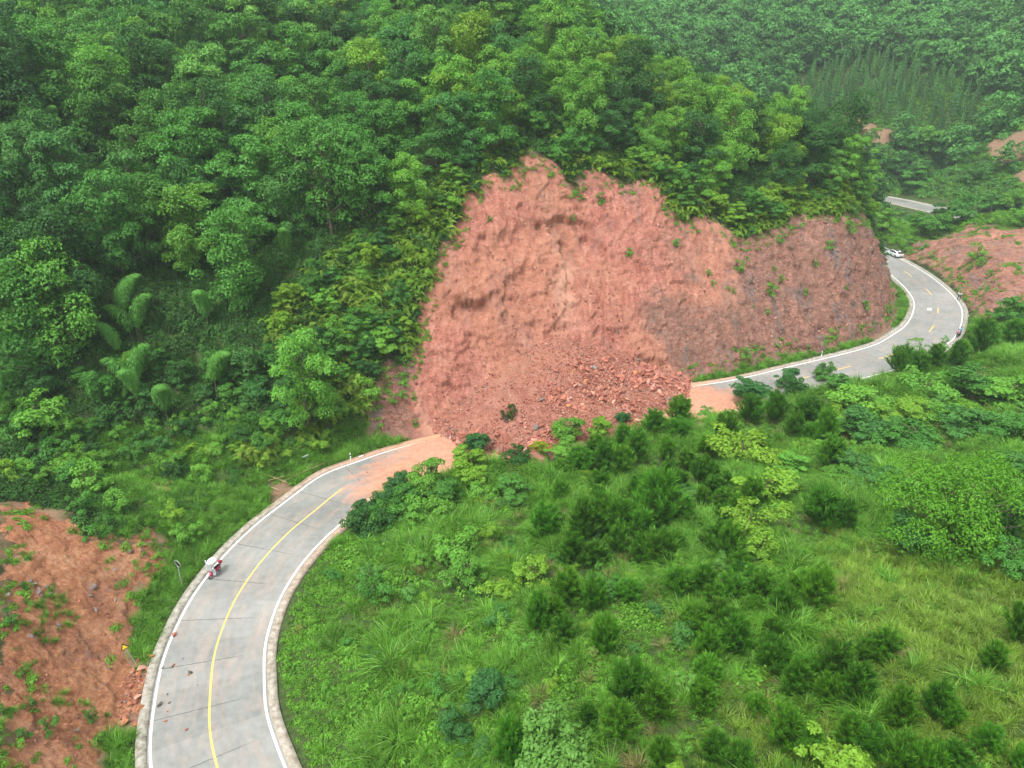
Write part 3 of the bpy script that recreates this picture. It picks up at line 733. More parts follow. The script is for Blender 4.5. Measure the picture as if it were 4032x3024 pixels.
def crown(seed, Hh, Rr, lobes, leaves, size, base=.28, flat=.62, tier=False, aspect=.6, upness=.45, loose=0.0, young=.5):
    rng = np.random.default_rng(seed); parts = []; branch = []
    zc = Hh * (base + (1 - base) * .46); rz = Hh * (1 - base) * .50
    lean = rng.normal(size=2) * .05 * Hh
    per = leaves // lobes
    for i in range(lobes):
        dz = rng.uniform(-.95, 1.0); an = rng.uniform(0, 2 * np.pi)
        rad = math.sqrt(max(0, 1 - dz * dz)) ** .75
        k = rng.uniform(.52, 1.02) * (1 + loose * rng.normal())
        if dz < -.2: rad *= 1.05
        irr = 1 + .26 * math.sin(2 * an + seed) + .16 * math.sin(3 * an + 2 * seed)
        c = np.array([math.cos(an) * rad * Rr * k * irr + lean[0] * dz, math.sin(an) * rad * Rr * k * irr + lean[1] * dz, zc + dz * rz * (.75 + .25 * k)])
        rl = Rr * rng.uniform(.20, .40)
        n = int(per * rng.uniform(.7, 1.3) * (rl / (Rr * .3)) ** 1.6)
        d = rdir(rng, n, .35); m = d[:, 2] < -.35; d[m, 2] *= -1
        fl = flat * (.55 if tier else 1)
        q = rng.uniform(.72, 1.08, n)[:, None]
        wob = 1 + .22 * np.sin(d[:, :1] * 6 + i) * np.sin(d[:, 1:2] * 6 - i)
        P = c + d * q * rl * wob * np.array([1, 1, fl])
        out = (c - np.array([0, 0, zc - rz * .4])); out = out / (np.linalg.norm(out) + 1e-6)
        Nn = d * .65 + np.array([0, 0, upness]) + out * .25 + rng.normal(size=(n, 3)) * .42
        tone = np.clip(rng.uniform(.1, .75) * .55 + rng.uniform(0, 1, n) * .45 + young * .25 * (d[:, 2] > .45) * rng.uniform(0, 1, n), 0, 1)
        parts.append(cards(P, Nn, size, aspect, rng, .22, tone)); branch.append((c, rl))
    # sparse inner leaves
    n = leaves // 8; d = rdir(rng, n); P = np.array([0, 0, zc]) + d * rng.uniform(.2, .8, n)[:, None] * np.array([Rr, Rr, rz]) * .8
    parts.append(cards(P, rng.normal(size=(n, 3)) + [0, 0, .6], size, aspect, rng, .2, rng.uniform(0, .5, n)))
    V, F, T = join(parts)
    tb = [tube((0, 0, -.6), (lean[0] * .2, lean[1] * .2, Hh * base), Rr * .055 + .03, Rr * .045 + .02, 7), tube((lean[0] * .2, lean[1] * .2, Hh * base), (lean[0] * .5, lean[1] * .5, Hh * .82), Rr * .045 + .02, .03, 6)]
    for c, rl in branch[::2]:
        z0 = max(Hh * base * .8, min(c[2] - np.hypot(c[0], c[1]) * .6, Hh * .7)); tb.append(tube((lean[0] * .3, lean[1] * .3, z0), c, Rr * .018 + .012, .015, 4))
    tV, tF, tT = join(tb)
    return (V, F, T), (tV, tF, tT)
def pine(seed, Hh=2.4, Rr=1.1, nb=36, per=150, nl=.38):
    rng = np.random.default_rng(seed); parts = []; tb = [tube((0, 0, -.3), (0, 0, Hh * .95), .05, .015, 5)]
    for i in range(nb):
        f = i / nb; z0 = Hh * (.06 + .74 * f) ; an = i * 2.4 + rng.uniform(-.3, .3); L = Rr * (1.05 - .62 * f) * rng.uniform(.75, 1.15)
        rise = L * rng.uniform(.55, 1.05) + .15
        t = np.linspace(.15, 1, per) ; t = t + rng.uniform(-.02, .02, per)
        P = np.stack([np.cos(an) * L * t, np.sin(an) * L * t, z0 + rise * t ** 1.7], 1)
        P = P + rng.normal(size=P.shape) * .035
        T = rdir(rng, per) * .75 + np.array([math.cos(an) * .35, math.sin(an) * .35, .95]); T /= np.linalg.norm(T, axis=1)[:, None]
        s = nl * (.7 + .5 * t)
        Nn = np.cross(T, rng.normal(size=(per, 3)))
        v, ff, tt = cards(P + T * s[:, None] * .45, Nn, 1.0, 1.0, rng, 0, np.clip(t * .75 + rng.uniform(-.25, .25, per), 0, 1), T)
        # long thin needles tufts
        v = v.reshape(-1, 4, 3); c = v.mean(1, keepdims=True); Tn = T[:, None]; d = v - c
        al = (d * Tn).sum(2, keepdims=True) * Tn; v = c + al * s[:, None, None] + (d - al) * .05
        parts.append((v.reshape(-1, 3), ff, tt)); tb.append(tube((0, 0, z0), P[-1], .02, .008, 4))
    for j in range(3):                                         # upright leaders
        n = per; t = rng.uniform(0, 1, n); P = np.stack([rng.normal(size=n) * .04, rng.normal(size=n) * .04, Hh * (.72 + .30 * t)], 1)
        T = rdir(rng, n) * .5 + np.array([0, 0, 1.]); T /= np.linalg.norm(T, axis=1)[:, None]
        v, ff, tt = cards(P, np.cross(T, rng.normal(size=(n, 3))), 1.0, 1.0, rng, 0, rng.uniform(.4, 1, n), T)
        v = v.reshape(-1, 4, 3); c = v.mean(1, keepdims=True); Tn = T[:, None]; d = v - c; al = (d * Tn).sum(2, keepdims=True) * Tn
        parts.append(((c + al * nl + (d - al) * .05).reshape(-1, 3), ff, tt))
    return join(parts), join(tb)
def conifer(seed, Hh=9, Rr=2.1, n=1300):
    rng = np.random.default_rng(seed); t = rng.uniform(0, 1, n) ** .8; z = Hh * (.12 + .88 * t); an = rng.uniform(0, 2 * np.pi, n)
    layer = 1 + .28 * np.sin(t * 42 + an * 1.5)
    r = Rr * (1 - t) ** .8 * layer * rng.uniform(.55, 1.05, n) + .06
    P = np.stack([np.cos(an) * r, np.sin(an) * r, z - .25 * r], 1)
    Nn = np.stack([np.cos(an) * .7, np.sin(an) * .7, np.full(n, .8)], 1) + rng.normal(size=(n, 3)) * .3
    T = np.stack([np.cos(an), np.sin(an), np.full(n, -.35)], 1)
    return cards(P, Nn, .42, .42, rng, .15, rng.uniform(0, 1, n), T), tube((0, 0, -.5), (0, 0, Hh * .97), .14, .02, 6)
def bamboo(seed, Hh=9.0, n=4200, stems=3):
    rng = np.random.default_rng(seed); parts = []; tb = []
    for s in range(stems):
        an = rng.uniform(0, 2 * np.pi) if stems > 1 else 0; arch = rng.uniform(1.3, 2.8); hh = Hh * rng.uniform(.82, 1.05); b = rng.normal(size=2) * .45
        def cur(t): return np.stack([b[0] + np.cos(an) * arch * t ** 2.6, b[1] + np.sin(an) * arch * t ** 2.6, hh * (t - .22 * t ** 5)], -1)
        k = n // stems; t = rng.uniform(0, 1, k) ** .75 * .72 + .30; c = cur(t)
        w = 1.05 * np.sin(np.clip((t - .26) / .80, 0, 1) * np.pi) ** .7 + .10
        d = rdir(rng, k); P = c + d * (w * rng.uniform(.25, 1, k))[:, None] * np.array([1, 1, .55]); P[:, 2] -= .28 * w
        T = d * .45 + np.array([np.cos(an) * .35, np.sin(an) * .35, -.75]); Nn = d * .6 + np.array([0, 0, .8]) + rng.normal(size=(k, 3)) * .3
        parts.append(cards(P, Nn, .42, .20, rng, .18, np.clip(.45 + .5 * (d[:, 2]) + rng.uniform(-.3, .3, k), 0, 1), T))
        q = np.linspace(0, 1, 9); cc = cur(q)
        tb.append(join([tube(cc[i], cc[i + 1], .05 * (1 - q[i]) + .012, .05 * (1 - q[i + 1]) + .012, 5) for i in range(8)]))
    return join(parts), tb
def blades(seed, n, L, width, spread, seg=3, lean=.9, stiff=.55, y=0.0):
    """arching grass blades: strips of quads"""
    rng = np.random.default_rng(seed); V = []; F = []; T = []; o = 0
    an = rng.uniform(0, 2 * np.pi, n); r = rng.uniform(0, spread, n); ln = L * rng.uniform(.55, 1.15, n); le = lean * rng.uniform(.35, 1.2, n); base = np.stack([np.cos(an) * r, np.sin(an) * r, np.zeros(n) - .05], 1)
    da = an + rng.normal(size=n) * .6 + y; dirx = np.cos(da); diry = np.sin(da); sx = -diry; sy = dirx
    tone = rng.uniform(0, 1, n)
    rows = []
    for k in range(seg + 1):
        t = k / seg; out = ln * le * (t ** 1.6) * .75; hz = ln * (t * (1 - .55 * le * t * t)) * (1 - .25 * le)
        p = base + np.stack([dirx * out, diry * out, hz], 1); wd = width * (1 - t * .93) * .5
        rows.append(np.stack([p - np.stack([sx * wd, sy * wd, np.zeros(n)], 1), p + np.stack([sx * wd, sy * wd, np.zeros(n)], 1)], 1))
    Rw = np.stack(rows, 1)                                     # n, seg+1, 2, 3
    V = Rw.reshape(-1, 3); st = np.arange(n)[:, None] * (seg + 1) * 2 + np.arange(seg)[None] * 2
    F = np.stack([st, st + 1, st + 3, st + 2], -1).reshape(-1, 4); tt = np.repeat(tone, (seg + 1) * 2)
    return V, F, tt
def fern(seed, n=26, L=1.1):
    """drooping fronds carrying short side leaflets"""
    rng = np.random.default_rng(seed); P = []; T = []; Nn = []; tn = []
    for i in range(n):
        an = rng.uniform(0, 2 * np.pi); b = rng.normal(size=2) * .45; ln = L * rng.uniform(.6, 1.2); to = rng.uniform(.3, 1)
        for t in np.linspace(.1, 1, 12):
            p = np.array([b[0] + math.cos(an) * ln * t * .8, b[1] + math.sin(an) * ln * t * .8, ln * (.9 * t - 1.05 * t * t) + .45])
            for sd in (-1, 1):
                a2 = an + sd * 1.1; w_ = .28 * (1.1 - t)
                P.append(p + np.array([math.cos(a2), math.sin(a2), -.3]) * w_ * .5); T.append([math.cos(a2), math.sin(a2), -.5]); Nn.append([math.cos(an) * t * .5, math.sin(an) * t * .5, 1]); tn.append(min(1, to + rng.uniform(-.2, .25)))
    return cards(np.array(P), np.array(Nn) + rng.normal(size=(len(P), 3)) * .15, .27, .30, rng, .1, np.array(tn), np.array(T))
def weeds(seed, n=150, Rr=.6, Hh=.45, size=.16, aspect=.7):
    rng = np.random.default_rng(seed); d = rdir(rng, n, .5); d[:, 2] = np.abs(d[:, 2]); k = 1 + .35 * np.sin(d[:, 0] * 5 + seed) * np.sin(d[:, 1] * 5)
    P = d * np.array([Rr, Rr, Hh]) * (rng.uniform(.55, 1.05, n) * k)[:, None]
    return cards(P, d + np.array([0, 0, .6]) + rng.normal(size=(n, 3)) * .45, size, aspect, rng, .2, rng.uniform(0, 1, n))

def mk(name, data, mat): return mesh_np(name, data[0], data[1], mat, False, {'tone': data[2]})
def pair(name, data, lm):
    return mk(name + "_crown", data[0], lm), mk(name + "_trunk", data[1], M['bark'])
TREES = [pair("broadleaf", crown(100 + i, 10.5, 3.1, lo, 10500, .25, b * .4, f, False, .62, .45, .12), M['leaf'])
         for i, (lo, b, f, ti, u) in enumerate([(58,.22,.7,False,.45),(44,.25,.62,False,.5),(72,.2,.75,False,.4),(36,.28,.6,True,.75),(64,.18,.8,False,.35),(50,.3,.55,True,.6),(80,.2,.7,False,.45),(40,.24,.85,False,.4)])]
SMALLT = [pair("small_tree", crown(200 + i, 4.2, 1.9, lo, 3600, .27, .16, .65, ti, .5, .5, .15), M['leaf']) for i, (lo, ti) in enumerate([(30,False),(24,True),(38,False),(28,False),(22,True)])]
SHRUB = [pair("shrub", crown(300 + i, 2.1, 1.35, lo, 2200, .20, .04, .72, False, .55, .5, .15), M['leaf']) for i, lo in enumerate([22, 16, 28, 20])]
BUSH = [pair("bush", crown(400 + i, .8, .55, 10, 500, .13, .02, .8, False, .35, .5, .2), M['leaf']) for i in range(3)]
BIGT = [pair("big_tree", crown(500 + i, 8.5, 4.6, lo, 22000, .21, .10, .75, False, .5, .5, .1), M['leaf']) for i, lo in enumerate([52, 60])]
PINES = [pair("pine", pine(600 + i, hh, rr, nb), M['needle']) for i, (hh, rr, nb) in enumerate([(2.5,1.15,34),(3.2,1.0,30),(2.1,1.35,40),(2.9,1.2,26),(2.4,.9,22),(3.4,1.3,34)])]
CONI = [pair("conifer", conifer(700 + i, 8.0, 1.75), M['needle']) for i in range(3)]
BAMB = []
for i, st in enumerate([1, 2, 3, 1]):
    bf, bc = bamboo(800 + i, 9.5, 5200, st); BAMB.append((mk("bamboo_foliage", bf, M['bamboo']), [mk("bamboo_culm", c, M['bark']) for c in bc]))
THIN = [pair("thin_tree", crown(900 + i, 4.6, 1.5, 13, 800, .27, .35, .6, True, .35, .6, .3), M['leaf']) for i in range(2)]

# ------------------------------------------------------------------ placing plants
rnd = random.Random(7); NR = np.random.default_rng(7)
ORD = "first second third fourth fifth sixth seventh eighth ninth tenth eleventh twelfth thirteenth fourteenth fifteenth sixteenth seventeenth eighteenth nineteenth twentieth".split()
def ordinal(i):
    if i < 20: return ORD[i]
    tens = "twenty thirty forty fifty sixty seventy eighty ninety".split(); n = i + 1
    if n > 99: return "%dth" % n
    t, u = divmod(n, 10)
    if u == 0: return {2: "twentieth", 3: "thirtieth", 4: "fortieth", 5: "fiftieth", 6: "sixtieth", 7: "seventieth", 8: "eightieth", 9: "ninetieth"}[t]
    return tens[t - 2] + "-" + ORD[u - 1]
REG = {}
def register(o, desc, zone, px): REG.setdefault((desc, zone), []).append((px, o))
def write_labels():
    for (desc, zone), L in REG.items():
        L.sort(key=lambda q: q[0])
        for i, (px, o) in enumerate(L):
            o['label'] = f"{desc} {zone}" if len(L) == 1 else f"{desc} {zone}, {ordinal(i)} from the left"
def plant(name, var, x, y, z, sx, sz, rz, tone, cat, group, desc, zone, tilt=0.0, tl=0.0):
    e = empty(name, (x, y, z), rz); e.scale = (sx, sx, sz); e.rotation_euler = (tilt * math.cos(tl), tilt * math.sin(tl), rz)
    c = link("foliage" if name == "bamboo" else "crown", var[0], e); c.color = (*tone, 1)
    for tm in (var[1] if isinstance(var[1], list) else [var[1]]): link("culm" if name == "bamboo" else "trunk", tm, e)
    tag(e, None, cat, group)
    px, py, _ = proj(x, y, z); register(e, desc, zone, float(px)); return e
TONE = {  # leaf colours
 'bright yellow-green': (.21, .41, .035), 'bright green': (.155, .39, .045), 'mid green': (.09, .28, .04), 'dark green': (.045, .155, .028), 'bluish green': (.08, .25, .05),
 'pale green': (.15, .37, .065), 'deep teal green': (.05, .18, .042), 'yellow': (.34, .40, .02)}
def jit(c, k=.12):
    f = 1 + NR.uniform(-k, k); g = NR.uniform(-k, k) * .5
    return (min(1, c[0] * f * (1 + g)), min(1, c[1] * f), min(1, c[2] * f * (1 - g)))
def zone_name(px, py):
    if py < 420: r = "high on the slope" 
    elif py < 900: r = "on the middle slope"
    elif py < 1350: r = "low on the slope"
    else: r = "at the slope's foot"
    if px < 420: c = "by the far left edge"
    elif px < 850: c = "left of the bamboo plumes"
    elif px < 1300: c = "between the bamboo and the scar"
    elif px < 1750: c = "just left of the slide scar"
    elif px < 2350: c = "above the scar's peak"
    elif px < 2900: c = "above the bare cliff"
    elif px < 3500: c = "on the spur by the bend"
    else: c = "across the valley"
    return r + " " + c
def tier_zone(px, py):
    c = ["by the left frame edge", "left of the bamboos", "among the bamboos", "left of the scar", "over the scar's peak", "over the old cliff", "on the spur", "past the bend"][int(np.searchsorted([420, 850, 1300, 1750, 2350, 2900, 3500], px))]
    return ["high", "halfway up", "low", "lowest"][int(np.searchsorted([330, 760, 1200], py))] + " " + c
# poisson-like scatter
def scatter(x0, x1, y0, y1, sp, seed, jitter=.42):
    r = np.random.default_rng(seed); xs = np.arange(x0, x1, sp); ys = np.arange(y0, y1, sp * .87); X, Y = np.meshgrid(xs, ys)
    X = X + (np.arange(len(ys)) % 2)[:, None] * sp * .5; X = X + r.uniform(-jitter, jitter, X.shape) * sp; Y = Y + r.uniform(-jitter, jitter, Y.shape) * sp
    return X.ravel(), Y.ravel()
GCb = blur(GCf, 3); GBb = blur(GB, 7); GIb = blur(GIf, 9)
def shape_ok(x, y): return (grid_at(GBb, x, y) < .06) & (grid_at(GIb, x, y) < .02) & (grid_at(GDf, x, y) < .01)
BAMPX = [(285,589,1.0),(500,715,1.0),(949,886,1.1),(240,437,.8),(38,1190,1.0),(487,1108,.9),(538,1184,.9),(475,1260,.8),(816,1133,.9),(880,1367,.9),(532,1392,.9),(563,1437,.8),(652,1487,.9),(38,1456,.9),(1044,158,.9),(2091,63,1.0),(1130,880,.8),(1500,60,.8)]
bam_xy = []
def place_px(px, py, hh):
    """ground point whose plant of height hh shows its middle at px,py"""
    g = pick(px, py)
    for _ in range(3):
        _, _, dep = proj(*g); g = pick(px, py + FPX / float(dep) * hh * .5 * math.cos(TH))
    return g
for i, (px, py, k) in enumerate(BAMPX):
    g = place_px(px, py, 12.5); bam_xy.append(g[:2])
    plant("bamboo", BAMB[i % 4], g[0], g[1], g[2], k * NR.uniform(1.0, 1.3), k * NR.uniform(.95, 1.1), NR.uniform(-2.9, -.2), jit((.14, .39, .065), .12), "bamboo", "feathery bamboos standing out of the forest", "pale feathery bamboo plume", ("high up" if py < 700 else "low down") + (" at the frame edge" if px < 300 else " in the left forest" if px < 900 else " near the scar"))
# forest on the main hill
X, Y = scatter(-125, 95, 72, 215, 6.5, 21)
Z = zt(X, Y); px, py, dep = proj(X, Y, Z + 6)
left_flat = (X < -30) & (Z < 8.5)
cutm = (grid_at(GCb, X, Y) > .25) & (NR.uniform(size=len(X)) > .22)
m = shape_ok(X, Y) & ~cutm & ~left_flat & (px > -150) & (px < 4200) & (py > -330) & (Y > 76) & (X < 100)
m &= ~((X > 76) & (Y > 160)) & ~slope_right(X, Y)
# keep the slope strip just above the scar free for ferns
m &= (grid_at(blur(GB, 11), X, Y) < .3)
m &= np.array([min([math.hypot(a - q[0], b - q[1]) for q in bam_xy]) > 3.4 for a, b in zip(X, Y)])
FX, FY, FZ, FP, FQ, FDp = X[m], Y[m], Z[m], px[m], py[m], dep[m]
vis = visible(FX, FY, FZ + 9.5)
FX, FY, FZ, FP, FQ, FDp = [a[vis] for a in (FX, FY, FZ, FP, FQ, FDp)]
order = np.argsort(FDp); print("forest trees", len(FX))
rest = []
for rank, i in enumerate(order):
    x, y, z = FX[i], FY[i], FZ[i]
    r = NR.uniform()
    warmz = smooth(1500, 2700, FP[i]) * smooth(0, 500, FQ[i] + 200)
    if r < .22 + .35 * warmz: tn = 'bright green'
    elif r < .30 + .48 * warmz: tn = 'bright yellow-green' if NR.uniform() < .35 + .5 * warmz else 'pale green'
    elif r < .68: tn = 'mid green'
    elif r < .84: tn = 'bluish green'
    else: tn = 'dark green'
    edge = grid_at(blur(GB, 21), x, y) > .02 or z < 10
    sc = NR.uniform(.92, 1.42) * (.82 if edge else 1.0) * (.88 if FP[i] > 2300 else 1.0) * (1.12 if FP[i] < 1300 else 1.0)
    hgt = sc * NR.uniform(.9, 1.18)
    if rank >= 300: rest.append((x, y, z, sc, hgt)); continue
    size = "tall" if hgt > 1.02 else ("low" if hgt < .78 else "middle-sized")
    v = NR.integers(0, 8)
    plant("broadleaf_tree", TREES[v], x, y, z - .3, sc, hgt, NR.uniform(0, 6.28), jit(TONE[tn], .15), "tree", "broadleaf forest trees on the hill", f"{size} {tn} tree", tier_zone(FP[i], FQ[i]), NR.uniform(0, .10), NR.uniform(0, 6.28))

# ------------------------------------------------------------------ scattering of uncountable stuff with geometry nodes
def source_coll(name, meshes):
    c = D.collections.new(name)
    for i, me in enumerate(meshes):
        o = D.objects.new(f"{name}_{i:02d}", me); c.objects.link(o)
    return c
def gn_scatter(name, x, y, z, scale, coll, nvar, label, seed=1, tilt=.15, zs=None, cat=None):
    n = len(x); r = np.random.default_rng(seed)
    me = D.meshes.new(name); me.vertices.add(n); me.vertices.foreach_set('co', np.stack([x, y, z], 1).astype(np.float32).ravel())
    rot = np.stack([r.normal(size=n) * tilt, r.normal(size=n) * tilt, r.uniform(0, 6.28, n)], 1).astype(np.float32)
    a = me.attributes.new('rot', 'FLOAT_VECTOR', 'POINT'); a.data.foreach_set('vector', rot.ravel())
    sv = np.stack([scale, scale, scale if zs is None else zs], 1).astype(np.float32)
    a = me.attributes.new('scl', 'FLOAT_VECTOR', 'POINT'); a.data.foreach_set('vector', sv.ravel())
    a = me.attributes.new('var', 'INT', 'POINT'); a.data.foreach_set('value', r.integers(0, nvar, n).astype(np.int32))
    ng = D.node_groups.new(name + "_scatter", 'GeometryNodeTree')
    ng.interface.new_socket('Geometry', in_out='INPUT', socket_type='NodeSocketGeometry'); ng.interface.new_socket('Geometry', in_out='OUTPUT', socket_type='NodeSocketGeometry')
    gi = ng.nodes.new('NodeGroupInput'); go = ng.nodes.new('NodeGroupOutput')
    ci = ng.nodes.new('GeometryNodeCollectionInfo'); ci.inputs['Collection'].default_value = coll; ci.inputs['Separate Children'].default_value = True; ci.inputs['Reset Children'].default_value = True
    ip = ng.nodes.new('GeometryNodeInstanceOnPoints'); ip.inputs['Pick Instance'].default_value = True
    def na(nm, t):
        q = ng.nodes.new('GeometryNodeInputNamedAttribute'); q.data_type = t; q.inputs[0].default_value = nm; return [s for s in q.outputs if s.enabled and s.name == 'Attribute'][0]
    er = ng.nodes.new('FunctionNodeEulerToRotation'); ng.links.new(na('rot', 'FLOAT_VECTOR'), er.inputs[0])
    ng.links.new(gi.outputs[0], ip.inputs['Points']); ng.links.new(ci.outputs[0], ip.inputs['Instance'])
    ng.links.new(na('var', 'INT'), ip.inputs['Instance Index']); ng.links.new(er.outputs[0], ip.inputs['Rotation']); ng.links.new(na('scl', 'FLOAT_VECTOR'), ip.inputs['Scale'])
    ng.links.new(ip.outputs[0], go.inputs[0])
    o = link(name, me); md = o.modifiers.new("scatter", 'NODES'); md.node_group = ng
    tag(o, label, cat or name.replace('_', ' '), kind='stuff'); return o
G1 = source_coll("grass_tufts", [mk("tuft", blades(20 + i, 90, 1.8, .060, .42, 4, 1.05), M['grass']) for i in range(5)] )
G1b = source_coll("fine_tufts", [mk("tuft", blades(40 + i, 70, .95, .045, .35, 3, 1.0), M['grassy']) for i in range(4)])
G2 = source_coll("weed_clumps", [mk("weed", weeds(50 + i, 150, .62, .42), M['weed']) for i in range(4)])
G3 = source_coll("undergrowth_clumps", [mk("low_bush", weeds(60 + i, 420, 1.15, 1.05, .25, .6), M['under']) for i in range(5)])
G4 = source_coll("fern_clumps", [mk("fern", fern(70 + i), M['fern']) for i in range(4)])
def rank_vis(x, y, mrg=1100):
    z = zt(x, y); px, py, dep = proj(x, y, z + .5)
    m = (px > -mrg) & (px < 4032 + mrg) & (py > -mrg) & (py < 3024 + mrg)
    x, y, z, px, py, dep = [a[m] for a in (x, y, z, px, py, dep)]
    v = visible(x, y, z + 1.5); return [a[v] for a in (x, y, z, px, py, dep)]
# undergrowth below and between the forest trees, denser low on the left
x, y, z, px, py, dep = rank_vis(*scatter(-125, 100, 58, 178, 1.05, 31))
ok = (grid_at(GB, x, y) < .4) & (grid_at(GIb, x, y) < .05) & ~slope_right(x, y) & (grid_at(GDf, x, y) < .01)
cut = grid_at(GCb, x, y) > .4
dense = NR.uniform(size=len(x)) < np.where(cut, .8, .9)
flat = (x < -26) & (z < 4) & (py > 1560); dense &= ~(flat & (NR.uniform(size=len(x)) < .72))
q = ok & dense; sc = NR.uniform(.45, 1.25, q.sum()) * np.where(z[q] < 6, .75, 1.0)
gn_scatter("undergrowth", x[q], y[q], z[q] - .15, sc, G3, 5, "dark leafy undergrowth covering the slope beneath the forest trees", 3, .2)
# drooping ferns on the steep cut round the scar
x, y, z, px, py, dep = rank_vis(*scatter(-40, 96, 76, 150, .62, 33))
nearb = grid_at(blur(GB, 19), x, y)
ok = (grid_at(GB, x, y) < .5) & (grid_at(GIb, x, y) < .05) & ((grid_at(GCb, x, y) > .3) | (nearb > .03)) & ~slope_right(x, y)
nf = fbm(x * .16, y * .16, 88, 3)
q = ok & (NR.uniform(size=len(x)) < np.clip(.58 + nf * 1.6, .06, .95))
gn_scatter("ferns", x[q], y[q], z[q] + .05, NR.uniform(.6, 1.3, q.sum()), G4, 4, "yellow-green drooping ferns fringing the scar and the cut slope", 4, .35)
blur11 = blur(GB, 17)
# sprinkled growth at the edges of the bare soil
x, y, z, px, py, dep = rank_vis(*scatter(-62, 130, 18, 190, .5, 35))
bb = grid_at(GB, x, y); edge = grid_at(blur(GB, 9), x, y)
n5 = fbm(x * .35, y * .35 , 99, 3)
q = (bb > .5) & (edge < .93) & (NR.uniform(size=len(x)) < .42) & (grid_at(GDf, x, y) < .01) & (grid_at(GIf, x, y) < .01)
nearq = (bb > .5) & (n5 > .36) & (px < 600) & (y < 72) & (NR.uniform(size=len(x)) < .6)
q &= ~((px < 600) & (y < 72) & (NR.uniform(size=len(x)) < .5))
gn_scatter("slope_grass", x[nearq], y[nearq], z[nearq], NR.uniform(.18, .5, nearq.sum()), G1, 5, "thin grass patches growing on the near red slope", 27, .3)
q |= (bb > .5) & (y > 118) & (x > 92) & (n5 > .30) & (NR.uniform(size=len(x)) < .4)
gn_scatter("weeds", x[q], y[q], z[q], NR.uniform(.35, 1.0, q.sum()), G2, 4, "bright leafy weeds creeping over the edges of the bare red soil", 5, .3)
# foreground slope: grass, yellow grass, weeds
x, y, z, px, py, dep = rank_vis(*scatter(-24, 132, 16, 150, .50, 37))
right = slope_right(x, y) & ((y < 122) | (x < 96)) & (grid_at(GB, x, y) < .5) & (grid_at(GIf, x, y) < .02)
nz1 = fbm(x * .10, y * .10, 101, 4); nz2 = fbm(x * .3, y * .3, 102, 3)
yel = smooth(3050, 3400, px) * smooth(2080, 2200, py) * smooth(3100, 2700, py)
yel = np.maximum(yel, .55 * smooth(2500, 3000, px) * smooth(2500, 2900, py))
left = smooth(1700, 1250, px + 150 * nz1)
r = NR.uniform(size=len(x))
dk = right & (r < .9)
kind = np.where(r < .80 * yel, 1, np.where(NR.uniform(size=len(x)) < np.clip(.20 + .55 * left + .6 * nz2, .04, .92), 2, 0))
tus = fbm(x * .22, y * .22, 131, 3)
q = dk & (kind == 0) & (NR.uniform(size=len(x)) < .028)
G1c = source_coll("dry_tufts", [mk("dry", blades(140 + i, 60, 1.3, .045, .35, 3, 1.0), M['dry']) for i in range(3)])
gn_scatter("dry_grass", x[q], y[q], z[q], NR.uniform(.7, 1.4, q.sum()), G1c, 3, "brownish dry grass tufts among the green grass", 26, .25)
q = dk & (kind == 0) & (NR.uniform(size=len(x)) < .52)
gn_scatter("grass", x[q], y[q], z[q], np.clip(.75 + 1.3 * tus[q], .35, 1.35) * NR.uniform(.7, 1.3, q.sum()), G1, 5, "long arching light green grass covering the near slope", 6, .2)
q = dk & (kind == 1)
gn_scatter("yellow_grass", x[q], y[q], z[q], NR.uniform(.6, 1.3, q.sum()), G1b, 4, "short yellowish grass on the open part of the near slope", 7, .2)
q = dk & (kind == 2)
gn_scatter("leafy_weeds", x[q], y[q], z[q], np.clip(.7 + 1.5 * fbm(x[q] * .3, y[q] * .3, 141, 3), .65, 1.9) * NR.uniform(.7, 1.2, q.sum()), G2, 4, "bright low leafy weeds among the grass by the road", 8, .25)
# left verges and the flat gully
x, y, z, px, py, dep = rank_vis(*scatter(-75, 96, 18, 150, .55, 39))
q0 = ~slope_right(x, y) & (grid_at(GB, x, y) < .5) & (grid_at(GDf, x, y) < .01)
dC = grid_at(blur(GIf, 7), x, y)
verge = q0 & ((grid_at(GIf, x, y) > .5) | (dC > .02))
st = np.array([road_st(a, b)[1] for a, b in zip(x[verge], y[verge])]); vi = np.nonzero(verge)[0][np.abs(st) > HALF + 1.35]
g = np.zeros(len(x), bool); g[vi] = True
flat = q0 & (x < -26) & (y < 80) & (z < 5.5) & (grid_at(GIf, x, y) < .5)
q = (g & (NR.uniform(size=len(x)) < .75)) | (flat & (NR.uniform(size=len(x)) < .5))
gn_scatter("verge_grass", x[q], y[q], z[q], NR.uniform(.4, .95, q.sum()), G1, 5, "green grass on the verge between the kerb and the slope", 9, .25)
q = (g & (NR.uniform(size=len(x)) < .5)) | (flat & (NR.uniform(size=len(x)) < .45))
gn_scatter("verge_weeds", x[q], y[q], z[q], NR.uniform(.35, .95, q.sum()), G2, 4, "low leafy weeds on the verge left of the road", 10, .25)
CZ = [(3020,430),(3200,250),(3420,190),(3620,240),(3880,330),(3990,420),(3800,520),(3700,600),(3560,520),(3380,440),(3240,540),(3100,520)]
